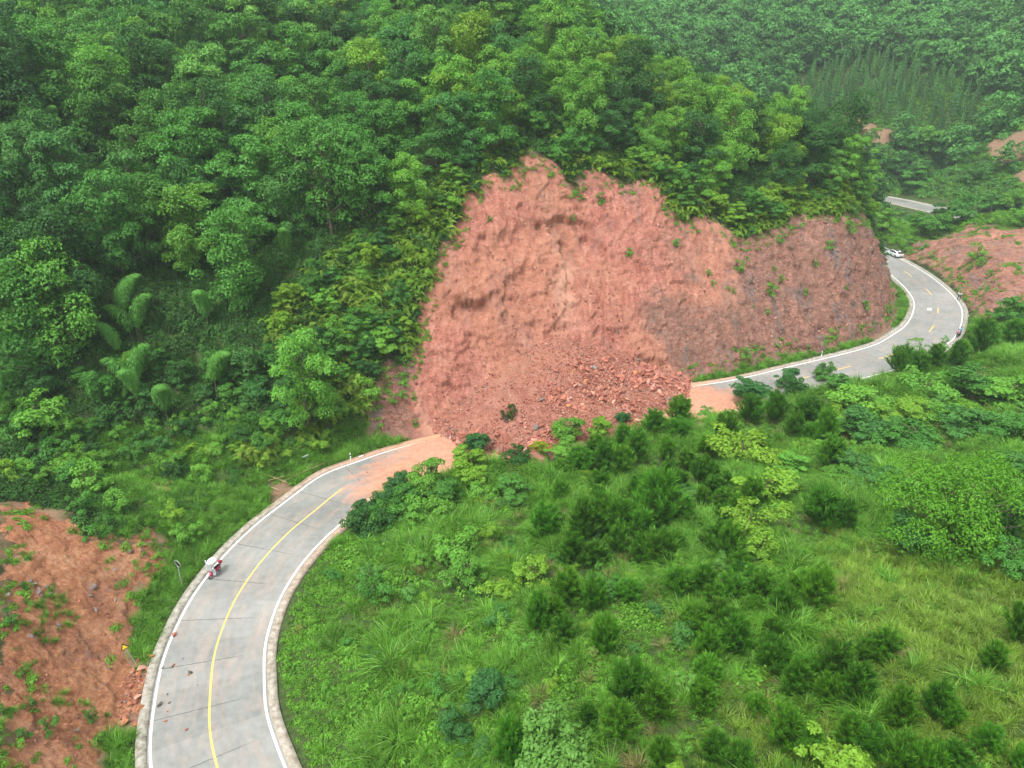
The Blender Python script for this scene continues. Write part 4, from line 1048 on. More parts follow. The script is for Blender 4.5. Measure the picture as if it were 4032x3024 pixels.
# valley beyond the bend
x, y, z, px, py, dep = rank_vis(*scatter(84, 240, 128, 300, 1.15, 41))
ok = (grid_at(GB, x, y) < .5) & (grid_at(GIb, x, y) < .08) & ((y > 150) | (x > 97)) & ((y > 118) & ((x > 96) | (y > 165)))
q = ok & (NR.uniform(size=len(x)) < .8) & ~inpoly(px, py, [(3440,770),(3510,775),(3640,815),(3640,850),(3500,860),(3440,830)])
G5 = source_coll("creeper_clumps", [mk("creeper", weeds(160 + i, 260, 1.2, .8, .28, .6), M['weed']) for i in range(3)])
gn_scatter("creepers", x[q], y[q], z[q] - .1, NR.uniform(.5, 1.2, q.sum()), G5, 3, "green creepers and brush covering the valley beyond the bend", 11, .2)
x, y, z, px, py, dep = rank_vis(*scatter(20, 262, 180, 455, 2.2, 43))
q = (grid_at(GB, x, y) < .5) & (grid_at(GIb, x, y) < .08) & ((y > 215) | (x < 84)) & ~inpoly(px, py, CZ)
G6 = source_coll("far_brush", [mk("brush", weeds(170 + i, 160, 1.7, 1.3, .5, .6), M['faru']) for i in range(3)])
gn_scatter("far_brush", x[q], y[q], z[q] - .2, NR.uniform(.6, 1.3, q.sum()), G6, 3, "hazy green brush covering the far hillsides", 12, .2)

# ------------------------------------------------------------------ far hillsides: conifers, bamboos, broadleaf trees
X, Y = scatter(85, 215, 255, 360, 3.9, 51, .3); Z = zt(X, Y); px, py, dep = proj(X, Y, Z + 4)
m = inpoly(px, py, CZ) & (grid_at(GBb, X, Y) < .05) & visible(X, Y, Z + 7)
ci = np.nonzero(m)[0]; ci = ci[np.argsort(dep[ci])]; print("conifers", len(ci))
for k, i in enumerate(ci[:290]):
    s = NR.uniform(.75, 1.05)
    e = plant("conifer_tree", CONI[k % 3], X[i], Y[i], Z[i], s, s * NR.uniform(.9, 1.1), NR.uniform(0, 6), jit((.06, .20, .04), .35), "conifer", "conifers planted in rows across the valley", "narrow pointed conifer in the plantation across the valley", "")
    REG.pop(("narrow pointed conifer in the plantation across the valley", ""), None); e['label'] = "narrow pointed conifer in the plantation across the valley"
con_rest = ci[290:]
bp = [(820,60),(1140,150),(1040,200),(1260,150),(1420,200),(1480,300),(1640,240),(1600,350),(1700,290),(1750,130),(1840,60),(1960,50),(1800,310),(1370,400),(1460,400),(1240,230),(1010,310),(1560,180),(1060,100),(950,160),(1680,80),(1880,150),(2040,270),(2000,530),(2080,540),(760,120),(1320,120),(1420,60),(1300,320),(1900,420),(1560,420),(1720,380)]
bp += [(a + NR.uniform(-60, 60), max(30, b + NR.uniform(-50, 40))) for a, b in bp]
for i, (a, b) in enumerate(bp):
    P = place_px(2900 + a / 1.954, b / 1.954, 12)
    plant("bamboo", BAMB[i % 4], *P, 1.7, 1.25, NR.uniform(-2.4, -.7), jit((.17, .45, .10), .15), "bamboo", "bamboos on the slope across the valley", "feathery light green bamboo", "on the top slope across the valley" if b < 230 else "just above the conifer plantation")
X, Y = scatter(20, 262, 185, 455, 6.0, 53); Z = zt(X, Y); px, py, dep = proj(X, Y, Z + 4)
valley = inpoly(px, py, [(3480,700),(3560,640),(3700,560),(3880,560),(4100,740),(4100,960),(3800,880),(3560,900),(3440,860)])
m = (grid_at(GBb, X, Y) < .04) & (grid_at(GIb, X, Y) < .02) & ~inpoly(px, py, CZ) & (px > -100) & (px < 4150) & (py > -200) & ((Y > 205) | (X < 76)) & ~inpoly(px, py, [(3430,730),(3480,660),(3740,760),(3720,960),(3430,960)]) & ~(valley & (NR.uniform(size=len(X)) < .8)) & visible(X, Y, Z + 9)
G7 = source_coll("forest_kinds", [mk("distant_crown", crown(1000 + i, 8.5, 3.4, 34, 1500, .62, .12, .75, False, .65, .45, .12)[0], M['faru']) for i in range(5)])
fx = list(X[m]) + [a[0] for a in rest]; fy = list(Y[m]) + [a[1] for a in rest]; fz = list(Z[m]) + [a[2] for a in rest]
fx, fy, fz = map(np.array, (fx, fy, fz)); print("far forest", len(fx))
gn_scatter("distant_forest", fx, fy, fz - .3, NR.uniform(.85, 1.65, len(fx)), G7, 5, "dense mixed forest covering the hazy hills behind the spur", 13, .08, cat="forest")
if len(con_rest):
    G8 = source_coll("conifer_kinds", [CONI[i][0] for i in range(3)])
    cc = [m_.copy() for m_ in (CONI[0][0], CONI[1][0], CONI[2][0])]
    for c_ in cc: c_.materials.clear(); c_.materials.append(M['faru'])
    G8 = source_coll("conifer_mass", cc)
    gn_scatter("distant_conifers", X[:0], Y[:0], Z[:0], X[:0], G8, 3, "x") if False else None
    X2, Y2 = scatter(85, 215, 255, 360, 3.9, 51, .3); Z2 = zt(X2, Y2)
    gn_scatter("conifer_wood", X2[con_rest], Y2[con_rest], Z2[con_rest], NR.uniform(.8, 1.05, len(con_rest)), G8, 3, "rest of the conifer plantation farther up the slope", 14, .04, cat="forest")

# ------------------------------------------------------------------ traced pines of the near slope
PINEPX = [(2148,2082),(2287,2100),(2370,2031),(2250,2183),(2338,2183),(2230,2328),(2338,2354),(2186,2417),(2471,2303),(2591,2183),(2521,2094),(2585,2025),(2376,2512),(2116,2442),(2477,2689),(2578,2765),(2313,2816),(2433,2828),(2597,2949),(2015,2955),
(2670,2000),(2822,2139),(2765,2290),(2872,2328),(2910,2259),(2822,2417),(2733,2442),(3075,2392),(3031,2474),(2778,2556),(2778,2620),(2885,2518),(3037,2575),(3126,2677),(3189,2613),(3271,2639),(3252,2702),(3354,2715),(3411,2544),(3474,2518),(3898,2563),(3993,2461),(3221,2025),(3316,2044),(3157,2284),(3208,2335),(2974,2746),(3075,2873),(3180,2900),(3328,2860),(3420,2880),(3670,2753),(3733,2790),(3524,2790),(2809,2923),(2900,2980),(3550,2949),(3740,2961),(3640,2990),(3873,2885),(4012,2961),(2759,2733),
(2670,1684),(2702,1816),(2670,1900),(2630,1860),(3189,1715),(3240,1728),(2854,1696),(2948,1633),(3043,1633),(3265,1810),(3607,1437),(3676,1418),(3543,1443),(3847,1373),(3980,1330),(2572,1671),(2673,1640),(2344,1772),(2287,1816),(2376,1823),(2620,1780),(2541,1987),(2629,1945),(2452,1715),(2211,1830),(2440,1850),(2760,1880),(3120,1700),(2780,1760),(3760,1420),(3180,1620),(2500,1790),(2560,1880)]
for i, (a, b) in enumerate(PINEPX):
    g = place_px(a, b, 2.6); _, _, dep_ = proj(*g); s = (150 if b > 2000 else 108) / FPX * float(dep_) / 2.5 * NR.uniform(.75, 1.15)
    zn = "near the road" if b < 1740 else "high on the near slope" if b < 2120 else "halfway down the near slope" if b < 2600 else "near the bottom edge"
    zn += " by the debris" if a < 2500 else " at centre" if a < 3000 else " below the big tree" if a < 3600 else " by the right edge"
    if b > 2120: zn = zn.replace(" by the debris", " in tall grass")
    plant("pine_sapling", PINES[i % 6], g[0], g[1], g[2] - .05, s, s * NR.uniform(.75, 1.35), NR.uniform(0, 6), jit((.07, .225, .014), .28), "pine sapling", "dark pine saplings on the near slope", "bushy pine sapling", zn)
# pines and bushes on the bare cliff
CB = [(3030,1147,60),(2790,1075,30),(2916,1055,50),(3045,1060,25),(2940,1020,25),(3075,1100,32),(3210,1040,28),(3405,1205,40),(2935,1395,50),(3019,1228,25),(3168,1150,28),(3330,1135,22),(2805,1118,28),(2860,1135,22),(2885,1147,24),(2475,998,40),(2665,960,40),(2360,790,50),(1925,865,28),(1995,685,40),(2258,860,24),(3390,1300,25),(3190,1385,22),(2965,1210,16),(3280,830,50),(3340,900,60),(3260,970,40),(3070,950,36),(2950,915,50),(2880,950,30),(2180,1050,0),
      (1598,1510,40),(1535,1510,24),(1555,1575,50),(1590,1555,45),(1630,1565,36),(1440,1550,110),(1490,1560,50),(1635,1670,34),(30,2325,36),(95,2310,40),(205,2305,20),(40,2430,80),(20,2800,80),(360,2820,60),(190,2860,80),(100,2890,60),(130,2760,50),(50,2010,24),(390,2100,90),(430,2060,70),(3670,1005,34),(3900,1080,36),(3840,1000,70),(3860,1040,50),(3640,970,30)]
for i, (a, b, w_) in enumerate(CB):
    if not w_: continue
    g = pick(a, b + w_ * .3); _, _, dep = proj(*g); s = w_ / FPX * float(dep) / 1.15
    zn = "on the bare cliff" if 2000 < a < 3500 else "left of the slide" if 1400 < a < 1700 else "on the near red slope" if a < 700 else "on the scar" if a < 2000 else "on the red bank beyond the bend"
    plant("small_bush", BUSH[i % 3], g[0], g[1], g[2] - .05, s, s * 1.25, NR.uniform(0, 6), jit(TONE['bright green'] if a > 700 else TONE['mid green'], .2), "bush", "small bushes rooted in bare soil", "small green bush", zn)

# shrubs and small trees of the near slope and the left gully: px, py, width px, colour, kind
SH = [(1870,1747,150,'deep teal green','t'),(1850,1795,150,'bright yellow-green','t'),(1845,1860,150,'bright yellow-green','t'),(2123,1750,80,'yellow','t'),(2205,1765,120,'bright green','t'),(2237,1690,150,'bright green','t'),(2363,1680,120,'bright yellow-green','t'),(2452,1640,72,'deep teal green','t'),(2040,1780,110,'dark green','t'),(2028,1900,150,'mid green','t'),
(1692,1886,180,'bright green','t'),(1750,1940,150,'mid green','t'),(1572,1911,120,'deep teal green','t'),(1503,1962,110,'deep teal green','t'),(1433,2006,110,'deep teal green','t'),(1604,1950,140,'mid green','t'),(1743,2012,150,'bright green','s'),(1900,1930,130,'bright green','s'),
(1452,2056,170,'dark green','s'),(1515,2030,150,'mid green','s'),(1650,2010,150,'bright green','s'),(1920,2094,110,'bright yellow-green','s'),(1642,2189,100,'bright green','s'),(1794,2164,190,'bright green','s'),(1838,2246,170,'bright green','s'),(2085,2246,170,'bright yellow-green','s'),(1958,2328,140,'bright yellow-green','s'),(1471,2316,140,'mid green','s'),(1692,2468,110,'bright green','s'),(1477,2582,100,'deep teal green','s'),(1920,2702,185,'deep teal green','t'),(1794,2866,170,'deep teal green','t'),(1661,2607,90,'bright yellow-green','s'),(1566,2727,90,'mid green','s'),(1768,2746,80,'bright green','s'),(2173,2544,60,'bright yellow-green','s'),(2173,2689,80,'bright yellow-green','s'),(2186,2942,330,'pale green','t'),(2268,2227,60,'bright yellow-green','s'),
(2949,2056,220,'bright yellow-green','s'),(2999,2151,180,'bright yellow-green','s'),(2974,2265,110,'pale green','s'),(3012,2183,80,'deep teal green','s'),(2853,2208,90,'pale green','s'),(3252,2069,60,'yellow','s'),(3265,2987,300,'bright yellow-green','s'),(3904,2955,90,'bright yellow-green','s'),(2683,2923,110,'bright green','s'),(2480,1900,70,'bright green','s'),(1720,2560,60,'bright green','s'),
(2942,1557,190,'deep teal green','t'),(3100,1494,110,'deep teal green','t'),(3120,1545,130,'dark green','t'),(3246,1468,100,'mid green','t'),(3297,1520,120,'mid green','t'),(2917,1790,300,'bright yellow-green','s'),(3075,1820,150,'bright yellow-green','s'),(3012,1937,300,'bright yellow-green','s'),(3400,1590,250,'bright green','s'),(3645,1530,230,'bright green','s'),(3834,1548,260,'mid green','t'),(3961,1580,260,'bright green','t'),(3391,1716,260,'bluish green','t'),(3581,1748,260,'mid green','t'),(3820,1700,250,'bluish green','t'),(3990,1720,240,'mid green','t'),(3549,1643,230,'bright yellow-green','t'),(3280,1640,180,'bright yellow-green','s'),(3340,1830,200,'bluish green','t'),(3960,1231,150,'mid green','t'),(4000,1290,120,'dark green','t'),(3879,1314,90,'mid green','t'),(2777,1620,60,'pale green','s'),(3700,1640,200,'bright green','t'),(3480,1900,200,'bluish green','t'),(3960,1860,230,'bluish green','t'),(3950,2080,260,'bluish green','t'),(3560,2110,200,'bluish green','t'),(3980,2200,180,'mid green','t'),
(158,1633,240,'bright green','s'),(63,1671,150,'mid green','s'),(240,1700,150,'bright green','s'),(38,1854,130,'bright yellow-green','s'),(152,1873,110,'bright green','s'),(253,1835,140,'bright green','s'),(354,1886,190,'bright green','s'),(468,1968,140,'bright green','s'),(690,2019,100,'bright yellow-green','s'),(190,1791,150,'mid green','s'),(842,1620,120,'bright green','s'),(867,1747,100,'bright green','s'),(1266,1740,100,'bright yellow-green','s'),(937,1709,100,'dark green','s'),(728,1677,120,'dark green','s'),(1025,1740,110,'mid green','s'),(734,2101,110,'bright green','s'),(600,1600,140,'dark green','s'),(440,1640,140,'dark green','s'),(1100,1650,130,'mid green','s'),(520,1760,110,'mid green','s'),(420,1810,110,'bright green','s'),(1200,1600,130,'bright yellow-green','s'),(1340,1600,110,'bright green','s'),(1280,1480,120,'mid green','s'),(640,1750,100,'bluish green','s'),(330,1980,120,'mid green','s'),(1330,1280,110,'bright green','s'),(1430,1340,110,'bright green','s'),(1560,1250,90,'bright yellow-green','s'),
(3480,870,110,'bright green','t'),(3620,900,110,'mid green','t'),(3700,850,110,'dark green','t'),(3780,830,130,'mid green','t'),(3980,790,110,'bright green','t'),(3900,800,110,'mid green','t'),(4020,860,120,'bright green','s'),(3700,880,120,'mid green','s'),(3650,560,130,'bright green','t'),(3540,650,130,'dark green','t'),(3600,700,120,'mid green','t')]
for i, (a, b, w_, tn, kd) in enumerate(SH):
    var, rr, hh = (SMALLT[i % 5], 1.9, 4.2) if kd == 't' else (SHRUB[i % 4], 1.35, 2.1)
    g = pick(a, b)
    for _ in range(3):
        _, _, dep = proj(*g); s = w_ / FPX * float(dep) / (2 * rr) * .84; g = pick(a, b + min(110, FPX / float(dep) * hh * s * .45 * math.cos(TH)))
    _, _, dep = proj(*g); s = w_ / FPX * float(dep) / (2 * rr) * .84
    hs_ = s * NR.uniform(.85, 1.1)
    if a > 2850 and 1450 < b < 1950: b2 = .62 if w_ > 170 else .85; hs_ = s * b2; g = pick(a, b + 30)
    if b < 1950 and 1840 < a < 2500: hs_ = s * .8
    zn = ("in the left gully" if a < 1400 and b > 1450 else "on the fern slope" if a < 1700 and b < 1500 else "beyond the bend" if b < 950 else "on the bank by the far bend" if b < 1350 else
          ("beside the debris" if a < 2600 else "above the right road" if a < 3300 else "in the right thicket") if b < 1900 else
          ("left on the near slope" if a < 2400 else "in the middle of the near slope" if a < 3300 else "around the big tree") if b < 2450 else "low in the foreground")
    plant("small_tree" if kd == 't' else "shrub", var, g[0], g[1], g[2] - .1, s, hs_, NR.uniform(0, 6), jit(TONE[tn], .1), "small tree" if kd == 't' else "shrub", "shrubs and small trees by the road" , f"{tn} {'small tree' if kd == 't' else 'leafy shrub'}", zn, NR.uniform(0, .12), NR.uniform(0, 6))
def fill_region(name, var, n_max, region, sp, seed, hs, tones, cat, grp, noun, zonef, hmul=1.0):
    X, Y = scatter(*region, sp, seed); Z = zt(X, Y); px, py, dep = proj(X, Y, Z + 1); k = 0
    for i in NR.permutation(len(X)):
        if k >= n_max: break
        if not zonef(X[i], Y[i], Z[i], px[i], py[i]): continue
        if grid_at(GBb, X[i], Y[i]) > .25 or grid_at(GIb, X[i], Y[i]) > .03: continue
        if not visible(np.array([X[i]]), np.array([Y[i]]), np.array([Z[i] + 1.5]))[0]: continue
        tn = tones[NR.integers(0, len(tones))]; s = NR.uniform(*hs); k += 1
        sr = bool(slope_right(X[i], Y[i])); pine_ = name == "pine_sapling"
        zn = ("low" if py[i] > 2500 else "midway" if py[i] > 2000 else "high") + (" on the near slope" if sr else " behind the verge") + (" roadside" if px[i] < 1500 else " mid-left" if px[i] < 2100 else " centre" if px[i] < 3000 else " far-right")
        plant(name, var[NR.integers(0, len(var))], X[i], Y[i], Z[i] - .1, s, s * hmul * NR.uniform(.8, 1.2), NR.uniform(0, 6), jit((.07, .225, .014) if pine_ else TONE[tn], .15), cat, grp, "young bushy pine" if pine_ else f"{tn} {noun}", zn)
fill_region("small_tree", SMALLT, 75, (-75, -10, 66, 120), 3.1, 151, (.65, 1.25), ['mid green', 'bright green', 'dark green', 'bluish green', 'dark green', 'mid green'], "small tree", "small trees between the verge and the forest", "slender-stemmed tree", lambda x, y, z, px, py: (not slope_right(x, y)) and 1300 < py < 1580 and px < 1680 and (z < 9 or grid_at(GCb, x, y) > .3))
fill_region("shrub", SHRUB, 80, (-80, -20, 58, 90), 2.3, 157, (.6, 1.25), ['mid green', 'bright green', 'dark green', 'bright green', 'bluish green'], "shrub", "shrubs filling the left gully", "gully shrub", lambda x, y, z, px, py: (not slope_right(x, y)) and 1500 < py < 1950 and px < 1350)
fill_region("small_tree", SMALLT, 40, (-40, 5, 80, 125), 3.0, 152, (.55, 1.0), ['mid green', 'bright green', 'dark green', 'bright yellow-green'], "small tree", "small trees on the fern slope", "scrubby tree", lambda x, y, z, px, py: (not slope_right(x, y)) and 600 < py < 1500 and 1100 < px < 1900 and grid_at(GCb, x, y) > .3)
fill_region("shrub", SHRUB, 110, (-22, 60, 28, 86), 2.6, 153, (.28, .75), ['bright green', 'bright green', 'mid green', 'bright yellow-green', 'pale green', 'bluish green'], "shrub", "low leafy shrubs in the grass", "leafy shrub", lambda x, y, z, px, py: slope_right(x, y) and py > 1850 and px < 2750)
fill_region("small_tree", SMALLT, 36, (-15, 92, 108, 160), 2.6, 154, (.6, 1.15), ['bright green', 'mid green', 'bright yellow-green', 'mid green'], "small tree", "small trees along the crest of the cliff", "crest-side tree", lambda x, y, z, px, py: (not slope_right(x, y)) and 300 < py < 1000 and 1750 < px < 3450 and grid_at(blur11, x, y) > .10)
fill_region("small_tree", SMALLT, 150, (18, 100, 50, 118), 2.1, 155, (.6, 1.1), ['bright green', 'mid green', 'bright green', 'bright green', 'bright yellow-green', 'pale green'], "small tree", "small trees of the thicket above the near slope", "bushy tree", lambda x, y, z, px, py: slope_right(x, y) and ((px > 3330 and 1600 < py < 2230) or (px > 3100 and 1650 < py < 1900)) and math.hypot(px - 3740, (py - 2080) * 1.1) > 400, .62)
fill_region("pine_sapling", PINES, 40, (-5, 80, 36, 104), 2.6, 156, (.8, 1.15), ['mid green'], "pine sapling", "dark pine saplings on the near slope", "filler", lambda x, y, z, px, py: slope_right(x, y) and (2150 < px < 3000) and 1760 < py < 2500 and fbm(x * .12, y * .12, 171, 2) > -.1)
for (a, b, s, v, d) in ((3740,2000,1.0,0,"broad dome-shaped bright green tree, biggest on the right of the near slope"),):
    g = pick(a, b + 190); e = plant("broadleaf_tree", BIGT[v], g[0], g[1], g[2] - .3, s * 1.05, s * 1.12, 1.0, (.12, .34, .02), "tree", None, "x", "y"); REG.pop(("x", "y")); e['label'] = d
for (a, b, s, d) in ((3607,1390,.85,"slender open tree with a thin stem standing against the bend"),(3705,1370,.7,"thin yellowish sapling next to the slender tree before the bend")):
    g = pick(a, b + 30); e = plant("slender_tree", THIN[0 if s > .8 else 1], g[0], g[1], g[2], s, s, 2.0, TONE['bright green'], "tree", None, "x", "y"); REG.pop(("x", "y")); e['label'] = d
write_labels()
# ------------------------------------------------------------------ rocks
import bmesh
def rock_mesh(name, seed, flat=.6, n=13, mat=None):
    r = np.random.default_rng(seed); bm = bmesh.new()
    P = r.normal(size=(n, 3)); P /= np.linalg.norm(P, axis=1)[:, None]; P *= r.uniform(.75, 1.1, n)[:, None]
    P *= np.array([1, r.uniform(.6, .9), r.uniform(.75, 1.15) * flat]) * .5
    for p in P: bm.verts.new(p)
    bmesh.ops.convex_hull(bm, input=bm.verts[:]); bmesh.ops.delete(bm, geom=[v for v in bm.verts if not v.link_faces], context='VERTS')
    bmesh.ops.bevel(bm, geom=bm.edges[:], offset=.025, segments=1, affect='EDGES')
    me = D.meshes.new(name); bm.to_mesh(me); bm.free(); me.materials.append(mat or M['rock']); return me
ROCKS = [rock_mesh("rock", 30 + i, [.55, .7, .35, .8, .5, .6, .4, .75][i % 8], 11 + i % 5) for i in range(12)]
RUB = source_coll("rubble_kinds", [rock_mesh("stone", 80 + i, .65, 9, M['rubble']) for i in range(6)])
RC = {'reddish': (.44, .175, .125), 'dark red': (.33, .12, .09), 'pale pink': (.56, .31, .235), 'grey slate': (.235, .195, .18), 'orange': (.52, .22, .10), 'cream': (.55, .47, .36), 'dark grey': (.10, .10, .10)}
def rock(x, y, z, s, tone, label=None, zone=None, grp=None, tilt=.5, sink=.12, name="rock", mesh=None, desc=None):
    o = link(name, mesh or ROCKS[NR.integers(0, 12)]); o.location = (x, y, z + s * (.22 - sink)); o.scale = (s, s * NR.uniform(.75, 1.15), s * NR.uniform(.8, 1.2))
    o.rotation_euler = (NR.normal() * tilt, NR.normal() * tilt, NR.uniform(0, 6.28)); o.color = (*jit(RC[tone], .14), 1)
    tag(o, label, "rock", grp)
    if label is None: px, py, _ = proj(x, y, z); register(o, desc or f"{tone} rock", zone, float(px))
    return o
REG.clear()
X, Y = scatter(-16, 44, 74, 112, .27, 91, .6); Z = zt(X, Y); px, py, dep = proj(X, Y, Z)
ind = grid_at(GDf, X, Y); edge = grid_at(blur(GDf, 5), X, Y)
m = (ind > .5) & visible(X, Y, Z + .5)
X, Y, Z, px, py = [a[m] for a in (X, Y, Z, px, py)]
heavy = smooth(1950, 2200, px) * smooth(1330, 1480, py) + smooth(1600, 1720, py) * .9
heavy = np.clip(heavy, .34, 1) * np.clip(.95 + fbm(X * .3, Y * .3, 12, 3), .4, 1.3)
sz = (.28 + .78 * NR.uniform(size=len(X)) ** 3.4) * (.55 + .5 * heavy)
keep = NR.uniform(size=len(X)) < heavy
X, Y, Z, px, py, sz = [a[keep] for a in (X, Y, Z, px, py, sz)]
o_ = np.argsort(-sz); print("debris rocks", len(X))
for i in o_[:290]:
    r = NR.uniform(); tn = 'reddish' if r < .62 else 'dark red' if r < .80 else 'pale pink' if r < .93 else 'grey slate' if r < .96 else 'orange'
    v = "topmost on the heap" if py[i] < 1450 else "high on the heap" if py[i] < 1540 else "halfway down the heap" if py[i] < 1620 else "low on the heap" if py[i] < 1700 else "at the heap's toe"
    sd = "" 
    k = "big" if sz[i] > .75 else "middling" if sz[i] > .6 else "small"
    rock(X[i], Y[i], Z[i] + .14, sz[i] * 1.15, tn, None, v, "rocks of the landslide heap", desc=f"{k} {tn} angular rock")
q = o_[290:]
gn_scatter("rubble", X[q], Y[q], Z[q] + .10, np.clip(sz[q] * 1.15, .12, .6), RUB, 6, "smaller broken stones covering the landslide heap", 15, 1.2)
XR, YR = scatter(-34, 44, 66, 108, .55, 97, .6)
_q = XR * .917 + (YR - 80) * .4; pr = np.where(_q < 0, smooth(-30, -9, _q), smooth(48, 30, _q)) ** 2
mR = (grid_at(GIf, XR, YR) > .9) & (grid_at(GDf, XR, YR) < .1) & (NR.uniform(size=len(XR)) < .34 * pr)
gn_scatter("road_clods", XR[mR], YR[mR], np.full(mR.sum(), .04), .07 + .26 * NR.uniform(size=mR.sum()) ** 4, RUB, 6, "clods and chips scattered over the muddy road by the heap", 28, 1.2)
# stones sticking out of the bare faces
X2, Y2 = scatter(-28, 97, 76, 150, .42, 93, .6); Z2 = zt(X2, Y2)
m = (grid_at(GB, X2, Y2) > .6) & (grid_at(GDf, X2, Y2) < .5) & (grid_at(GIf, X2, Y2) < .3) & visible(X2, Y2, Z2 + .8)
X2, Y2, Z2 = X2[m], Y2[m], Z2[m]; m = NR.uniform(size=len(X2)) < np.clip(.45 + .9 * fbm(X2 * .25, Y2 * .25, 14, 3), .08, .95)
X2, Y2, Z2 = X2[m], Y2[m], Z2[m]
gn_scatter("loose_stones", X2, Y2, Z2 + .10, .14 + .60 * NR.uniform(size=len(X2)) ** 3.5, RUB, 6, "small loose stones stuck in the bare soil face", 16, 1.2)
X2, Y2 = scatter(-62, -24, 18, 72, .42, 94, .6); Z2 = zt(X2, Y2)
m = (grid_at(GB, X2, Y2) > .6) & (NR.uniform(size=len(X2)) < .45)
gn_scatter("slope_stones", X2[m], Y2[m], Z2[m] + .04, .08 + .34 * NR.uniform(size=m.sum()) ** 5, RUB, 6, "small stones strewn over the near red slope", 17, 1.2)
X2, Y2 = scatter(92, 125, 122, 190, .6, 95, .6); Z2 = zt(X2, Y2)
m = (grid_at(GB, X2, Y2) > .6) & (NR.uniform(size=len(X2)) < .35)
gn_scatter("bank_stones", X2[m], Y2[m], Z2[m] + .01, .12 + .6 * NR.uniform(size=m.sum()) ** 5, RUB, 6, "small stones on the red bank beyond the bend", 18, 1.2)
# roadside pile at the foot of the near slope
PILE = [(585,2560),(615,2570),(590,2680),(572,2800),(545,2890),(470,2910),(465,2800),(500,2680),(540,2600)]
X3, Y3 = scatter(-40, -26, 34, 60, .24, 96, .6); Z3 = zt(X3, Y3); px, py, dep = proj(X3, Y3, Z3)
m = inpoly(px, py, PILE); X3, Y3, Z3, px, py = [a[m] for a in (X3, Y3, Z3, px, py)]
s3 = .12 + .40 * NR.uniform(size=len(X3)) ** 3; o_ = np.argsort(-s3)
for i in o_[:60]:
    r = NR.uniform(); tn = 'orange' if r < .35 else 'reddish' if r < .7 else 'pale pink' if r < .85 else 'grey slate'
    v = "at the top of the roadside pile" if py[i] < 2660 else "halfway down the roadside pile" if py[i] < 2790 else "at the bottom of the roadside pile"
    rock(X3[i], Y3[i], Z3[i], s3[i] * 1.2, tn, None, v, "rocks piled along the kerb", sink=.05, desc=f"{tn} stone")
gn_scatter("roadside_rubble", X3[o_[60:]], Y3[o_[60:]], Z3[o_[60:]] + .02, s3[o_[60:]], RUB, 6, "small red stones between the rocks piled along the kerb", 19, 1.2)
write_labels(); REG.clear()
for (a, b, w_, tn, d) in [(596,2582,36,'orange',"long orange boulder topmost on the roadside pile"),(562,2632,42,'pale pink',"broad flat-faced pink boulder below the topmost one by the kerb"),(545,2745,36,'pale pink',"pale pinkish boulder halfway down the roadside pile"),(552,2790,42,'orange',"orange block leaning on the kerb under the pale boulder"),(490,2842,46,'orange',"large orange boulder at the bottom of the roadside pile"),
    (689,2502,28,'reddish',"reddish boulder lying on the white edge line"),(680,2624,18,'reddish',"fist-shaped reddish rock on the slab near the cream one"),(639,2632,15,'cream',"cream rock touching the white edge line"),(751,2648,25,'dark grey',"long dark rock on the slab joint left of the yellow line"),(742,2660,12,'orange',"small orange rock leaning on the long dark rock"),
    (630,2776,34,'dark grey',"biggest dark round boulder on the road"),(668,2770,14,'grey slate',"grey chip beside the biggest dark boulder"),(661,2737,13,'dark grey',"thin dark chip above the biggest dark boulder"),(661,2805,10,'reddish',"tiny red stone below the biggest dark boulder"),(652,2842,16,'orange',"orange rock alone in the middle of the outer lane"),(734,2876,19,'reddish',"brownish red rock nearest to the yellow line at the bottom"),(780,2700,8,'dark red',"tiny red stone lying on the yellow line"),(721,2597,9,'dark red',"tiny dark red stone highest up the lane"),(589,2854,11,'reddish',"small red stone on the kerb beside the edge line"),
    (2003,1716,70,'reddish',"largest flat red slab at the toe of the slide"),(2290,1592,22,'pale pink',"pale whitish rock standing out on the heap"),(2130,1570,34,'grey slate',"dark narrow slab sticking up on the heap"),(2105,1548,30,'pale pink',"broad pale rock beside the dark narrow slab"),(1942,1738,30,'grey slate',"grey slab half buried at the toe near the teal tree")]:
    g = pick(a, b + w_ * .2); _, _, dep = proj(*g); s = w_ / FPX * float(dep)
    rock(g[0], g[1], max(g[2], 0.0), s * 1.1, tn, d, None, None, tilt=.15 if b > 1800 else .4, sink=-.02 if b > 2400 and a > 600 else .06, name="boulder" if w_ > 24 else "rock")

SLATE = [(118,2290,22),(135,2300,26),(150,2330,34),(168,2345,20),(155,2180,26),(300,2245,24),(320,2275,20),(365,2308,34),(352,2345,26),(372,2405,30),(345,2330,20),(450,2240,26),(118,2510,30),(28,2345,24),(515,2170,34),(555,2165,24),(625,2172,28),(445,2365,26),(130,2230,18),(60,2190,16),(300,2875,24),(230,2460,20),(410,2280,18),(200,2335,30),(185,2310,20),(240,2150,16),(90,2060,18),(330,2260,16),(385,2395,16),(430,2330,20)]
for a, b, w_ in SLATE:
    g = pick(a, b); _, _, dep = proj(*g); rock(g[0], g[1], g[2], w_ / FPX * float(dep) * 1.3, 'grey slate', None, ("high" if b < 2200 else "midway" if b < 2340 else "low") + " on the near red slope", "slate blocks in the near red slope", sink=.24, desc="dark slate block")
write_labels(); REG.clear()
